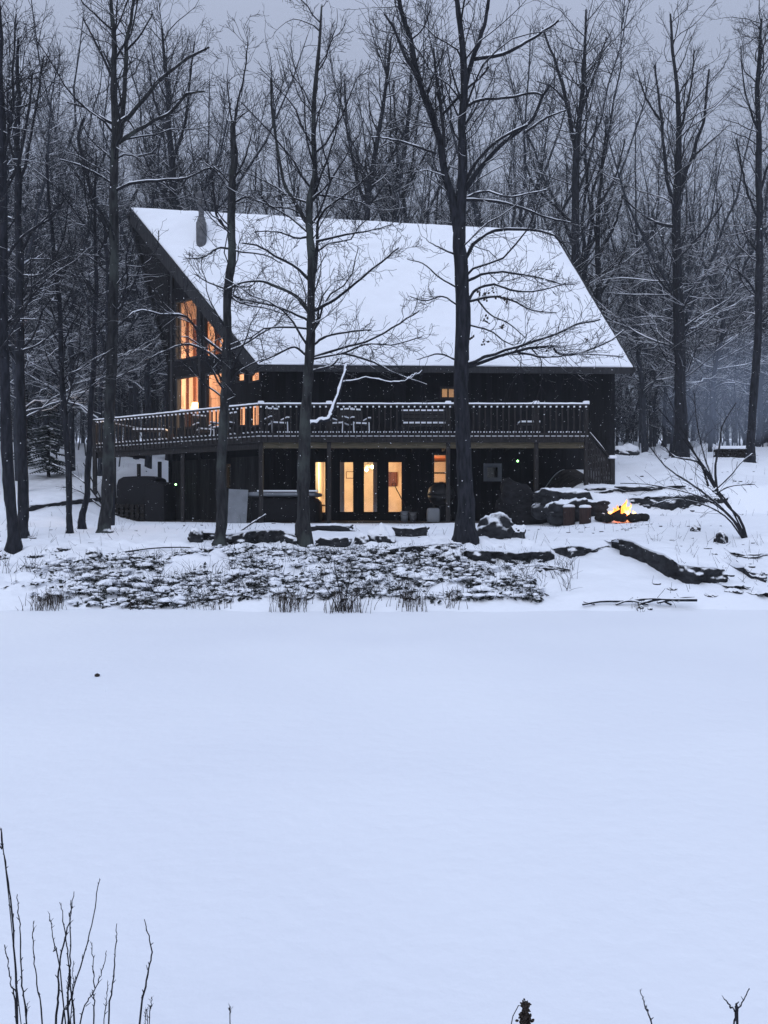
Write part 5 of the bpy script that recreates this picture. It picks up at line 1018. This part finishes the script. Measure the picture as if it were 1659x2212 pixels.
# ------------------------------------------------------------------ near bank: bare stems in the foreground
def Z(zx, zy): return (zx * .2430, 1728 + zy * .2430)
def fg(seed, label, lines, Y, name='bare_shrub', cat='shrub'):
    rng = rs(seed); L = []
    for pts, w0, w1 in lines:
        q = [Z(*p) for p in pts]; d = (q[0][0] - q[1][0], q[0][1] - q[1][1]); e = (Y and 2600 - q[0][1]) / max(20, abs(d[1])); q = [(q[0][0] + d[0] * e * .35, 2600)] + q; L.append((q, w0 * 1.1, w1, Y + rng.uniform(-.12, .12), rng.uniform(-.08, .08)))
    fx_ = P(np.mean([l[0][0][0] for l in L]), 0, Y)[0]; t = thing(name, (fx_, Y, 0), label, cat); mb = MB(); r2 = rs(seed + 1); A, B = [], []
    for pts, w0, w1, Yq, ln in L:
        pp = [P(x, y, Yq + ln * i / len(pts)) for i, (x, y) in enumerate(pts)]; pp[0][2] = -.02; q, r = resample(pp, np.linspace(w0, w1, len(pts)) / 2 / F * Yq, 26); q[1:-1] += r2.randn(24, 3) * .0011; r = r * (1 + .22 * (r2.rand(26) - .4)); A.append(q); B.append(r)
        for k in range(2, 25):   # buds
            if r2.rand() < .55: s = q[k] + r2.randn(3) * .001; A.append(np.linspace(s, s + [r2.randn() * .004, r2.randn() * .003, .007], 26)); B.append(np.linspace(r[k] * .8, r[k] * .35, 26))
    A, B = np.array(A), np.array(B); mb.tubes(A, B, 6); mb.build('stems', M['twig'], t, True)
fg(1, 'tall bare stems at the bottom left corner of the near bank', [([(155, 1990), (140, 1500), (105, 1000), (70, 700), (30, 450), (8, 270)], 5.5, 1.6), ([(40, 520), (15, 440), (-10, 400)], 2.2, 1.4), ([(145, 1900), (95, 1650), (65, 1430), (42, 1290)], 3.2, 1.4), ([(228, 1990), (195, 1600), (180, 1200), (165, 1000), (155, 840)], 4, 1.5), ([(235, 1990), (238, 1900), (240, 1810)], 2, 1.2), ([(378, 1990), (340, 1700), (305, 1400), (296, 1200), (298, 1075)], 3.6, 1.4)], 1.85)
fg(2, 'crossing bare stems of the foreground shrub, second clump from the left', [([(500, 1990), (520, 1700), (525, 1480), (570, 1280), (615, 1100), (630, 960), (658, 815)], 4.8, 1.5), ([(525, 1480), (490, 1330), (455, 1120), (433, 1005)], 3, 1.4), ([(612, 1990), (608, 1700), (622, 1450), (625, 1100), (630, 890)], 4.6, 1.4), ([(665, 1990), (630, 1700), (612, 1450), (585, 1260), (555, 1040), (530, 910)], 4.2, 1.5), ([(545, 1990), (600, 1850), (640, 1720), (720, 1450), (790, 1220), (840, 980), (865, 790), (890, 705)], 4, 1.4), ([(630, 1990), (645, 1700), (655, 1430)], 2.6, 1.2), ([(605, 1990), (603, 1700), (608, 1540)], 2.4, 1.2)], 1.95)
fg(3, 'forked bare stems just right of the crossing foreground stems', [([(832, 1990), (836, 1700), (830, 1480), (805, 1260)], 3.2, 1.4), ([(710, 1990), (830, 1720), (915, 1500), (948, 1340)], 3.2, 1.3), ([(930, 1990), (945, 1800), (960, 1610)], 2.4, 1.3), ([(965, 1990), (1005, 1600), (1025, 1300), (1038, 1100)], 4, 1.5)], 1.9)
fg(4, 'kinked single bare stem with short shoots, rightmost of the left foreground clumps', [([(1243, 1990), (1285, 1700), (1325, 1480), (1347, 1335), (1310, 1180), (1283, 1060)], 4.4, 1.7), ([(1310, 1990), (1298, 1860)], 2, 1.2), ([(1328, 1990), (1340, 1850), (1348, 1750)], 2.2, 1.2), ([(1290, 1990), (1292, 1930)], 1.8, 1.2)], 1.8)
fg(5, 'tip of a thin bare shoot at the bottom edge, left of the middle', [([(2040, 1990), (2045, 1900), (2036, 1850)], 2.4, 1.3)], 1.85)
def S2(x, y): return ((x * .6510 + 1800) * .576 / .2430, ((y * .6504 + 3600) * .576 - 1728) / .2430)
fg(6, 'slanted bare shoot at the bottom right of the near bank', [([S2(988, 369), S2(955, 280), S2(923, 170)], 3.6, 1.5)], 1.85)
fg(7, 'forked bare shoot at the bottom right corner', [([S2(1485, 369), S2(1476, 305), S2(1440, 262), S2(1405, 226)], 5, 2.6), ([S2(1478, 369), S2(1478, 310), S2(1515, 240), S2(1553, 165)], 4, 2), ([S2(1466, 380), S2(1472, 340), S2(1476, 310)], 4, 3)], 1.8)
def seed_head():
    Y = 1.85; b = P(1132, 2400, Y); t = thing('seed_head', (b[0], Y, 0), 'ragged dark seed head at the bottom edge, right of the middle', 'plant'); rng = rs(4); A, B = [], []; top = P(1134, 2165, Y); A.append(np.linspace([b[0], Y, -.02], top, 6)); B.append(np.full(6, .003))
    MB().tubes(np.array(A), np.array(B), 6).build('stalk', M['twig'], t, True); A, B = [], []
    for i in range(260):
        f = rng.rand(); c = P(1134 + rng.randn() * 7 * (1.3 - f), 2240 - 72 * f, Y) + [0, rng.randn() * .008, 0]; d = np.array([rng.randn() * .005, rng.randn() * .005, rng.uniform(-.004, .008)]); A.append(np.linspace(c, c + d, 4)); B.append(np.array([.002, .0042, .004, .001]) * rng.uniform(.5, 1.2))
    A.append(np.array([P(1136, 2175, Y), P(1120, 2172, Y), P(1108, 2195, Y), P(1102, 2225, Y)])); B.append(np.full(4, .0012)); MB().tubes(np.array(A), np.array(B), 4).build('seeds', M['leaf'], t, True)
seed_head()
x, y, z = (210 - CX) / F * (CZ * F / (1463 - CY)), CZ * F / (1463 - CY), 0
V, T = ICO1; o = MB().add(V * [.03, .025, .02] + [x, y, .02], T=T).build('frozen_leaf', M['leaf'], None); tag(o, 'lone dark speck of leaf on the open pond snow at the left', 'leaf')

# dead leaves still hanging in the forked tree, over the roof
rng = rs(66); Yt = ghit(1005, 1172)[1]
for sx, sy in ((1035, 632), (1050, 634), (1063, 631), (1072, 636), (1045, 636), (1092, 646), (1047, 690), (1054, 692), (1083, 703), (1018, 728), (1048, 738), (1268, 735), (1048, 648), (1105, 650), (1185, 752)):
    mb = MB(); c = P(sx, sy, Yt + rng.uniform(-.2, .2)); V, Q = [], []
    for k in range(6):
        o = c + rng.randn(3) * .03; d = unit(rng.randn(3) + [0, 0, -.6]) * rng.uniform(.05, .1); s = unit(np.cross(d, rng.randn(3))) * .03; n0 = len(V); V += [o, o + d * .5 + s, o + d, o + d * .5 - s]; Q.append([n0, n0 + 1, n0 + 2, n0 + 3])
    mb.tube([c + [0, 0, .0], c + [.01, 0, .06], c + [.02, 0, .12]], .003, 4); o = mb.add(V, Q).build('dead_leaf', M['leaf'], None); tag(o, 'small dark tuft of dead leaves hanging from the forked tree before the roof', 'leaf', 'dead leaves in the forked tree')

# ------------------------------------------------------------------ air: falling snow, smoke and dusk haze
def snowfall():
    rng = rs(99); V0 = np.array([[1,0,0],[-1,0,0],[0,1,0],[0,-1,0],[0,0,1],[0,0,-1]], float); T0 = np.array([[0,2,4],[2,1,4],[1,3,4],[3,0,4],[2,0,5],[1,2,5],[3,1,5],[0,3,5]]); N = 6500
    y = 5 + 22 * rng.rand(N) ** .6; c = np.stack([rng.uniform(-.56, .56, N) * y, y, rng.uniform(.05, 9.5, N)], -1); r = rng.uniform(.003, .006, N)
    V = c[:, None] + V0[None] * r[:, None, None] * rng.uniform(.6, 1.5, (N, 1, 3)); T = T0[None] + np.arange(N)[:, None, None] * 6
    return setting(MB().add(V.reshape(-1, 3), T=T.reshape(-1, 3)).build('falling_snow', M['snow'], None), 'stuff')
snowfall()
def smoke():
    V, T = ICO4; V = V * [3.6, 2.6, 2.7]; V = V * (1 + .35 * fbm(V[:, 0] * .5 + 4, V[:, 2] * .6 + V[:, 1] * .4, 9, 3))[:, None]; V[:, 0] += V[:, 2] * .35
    return setting(MB().add(V + [17.6, 39.0, 7.6], T=T).build('smoke', vol_mat('smoke_air', (.7, .8, .98), .045), None, True), 'stuff')
smoke()
setting(MB().box((-320, -75, -4), (320, 345, 62)).build('haze', vol_mat('haze_air', (.9, .93, .97), .0005), None), 'stuff')
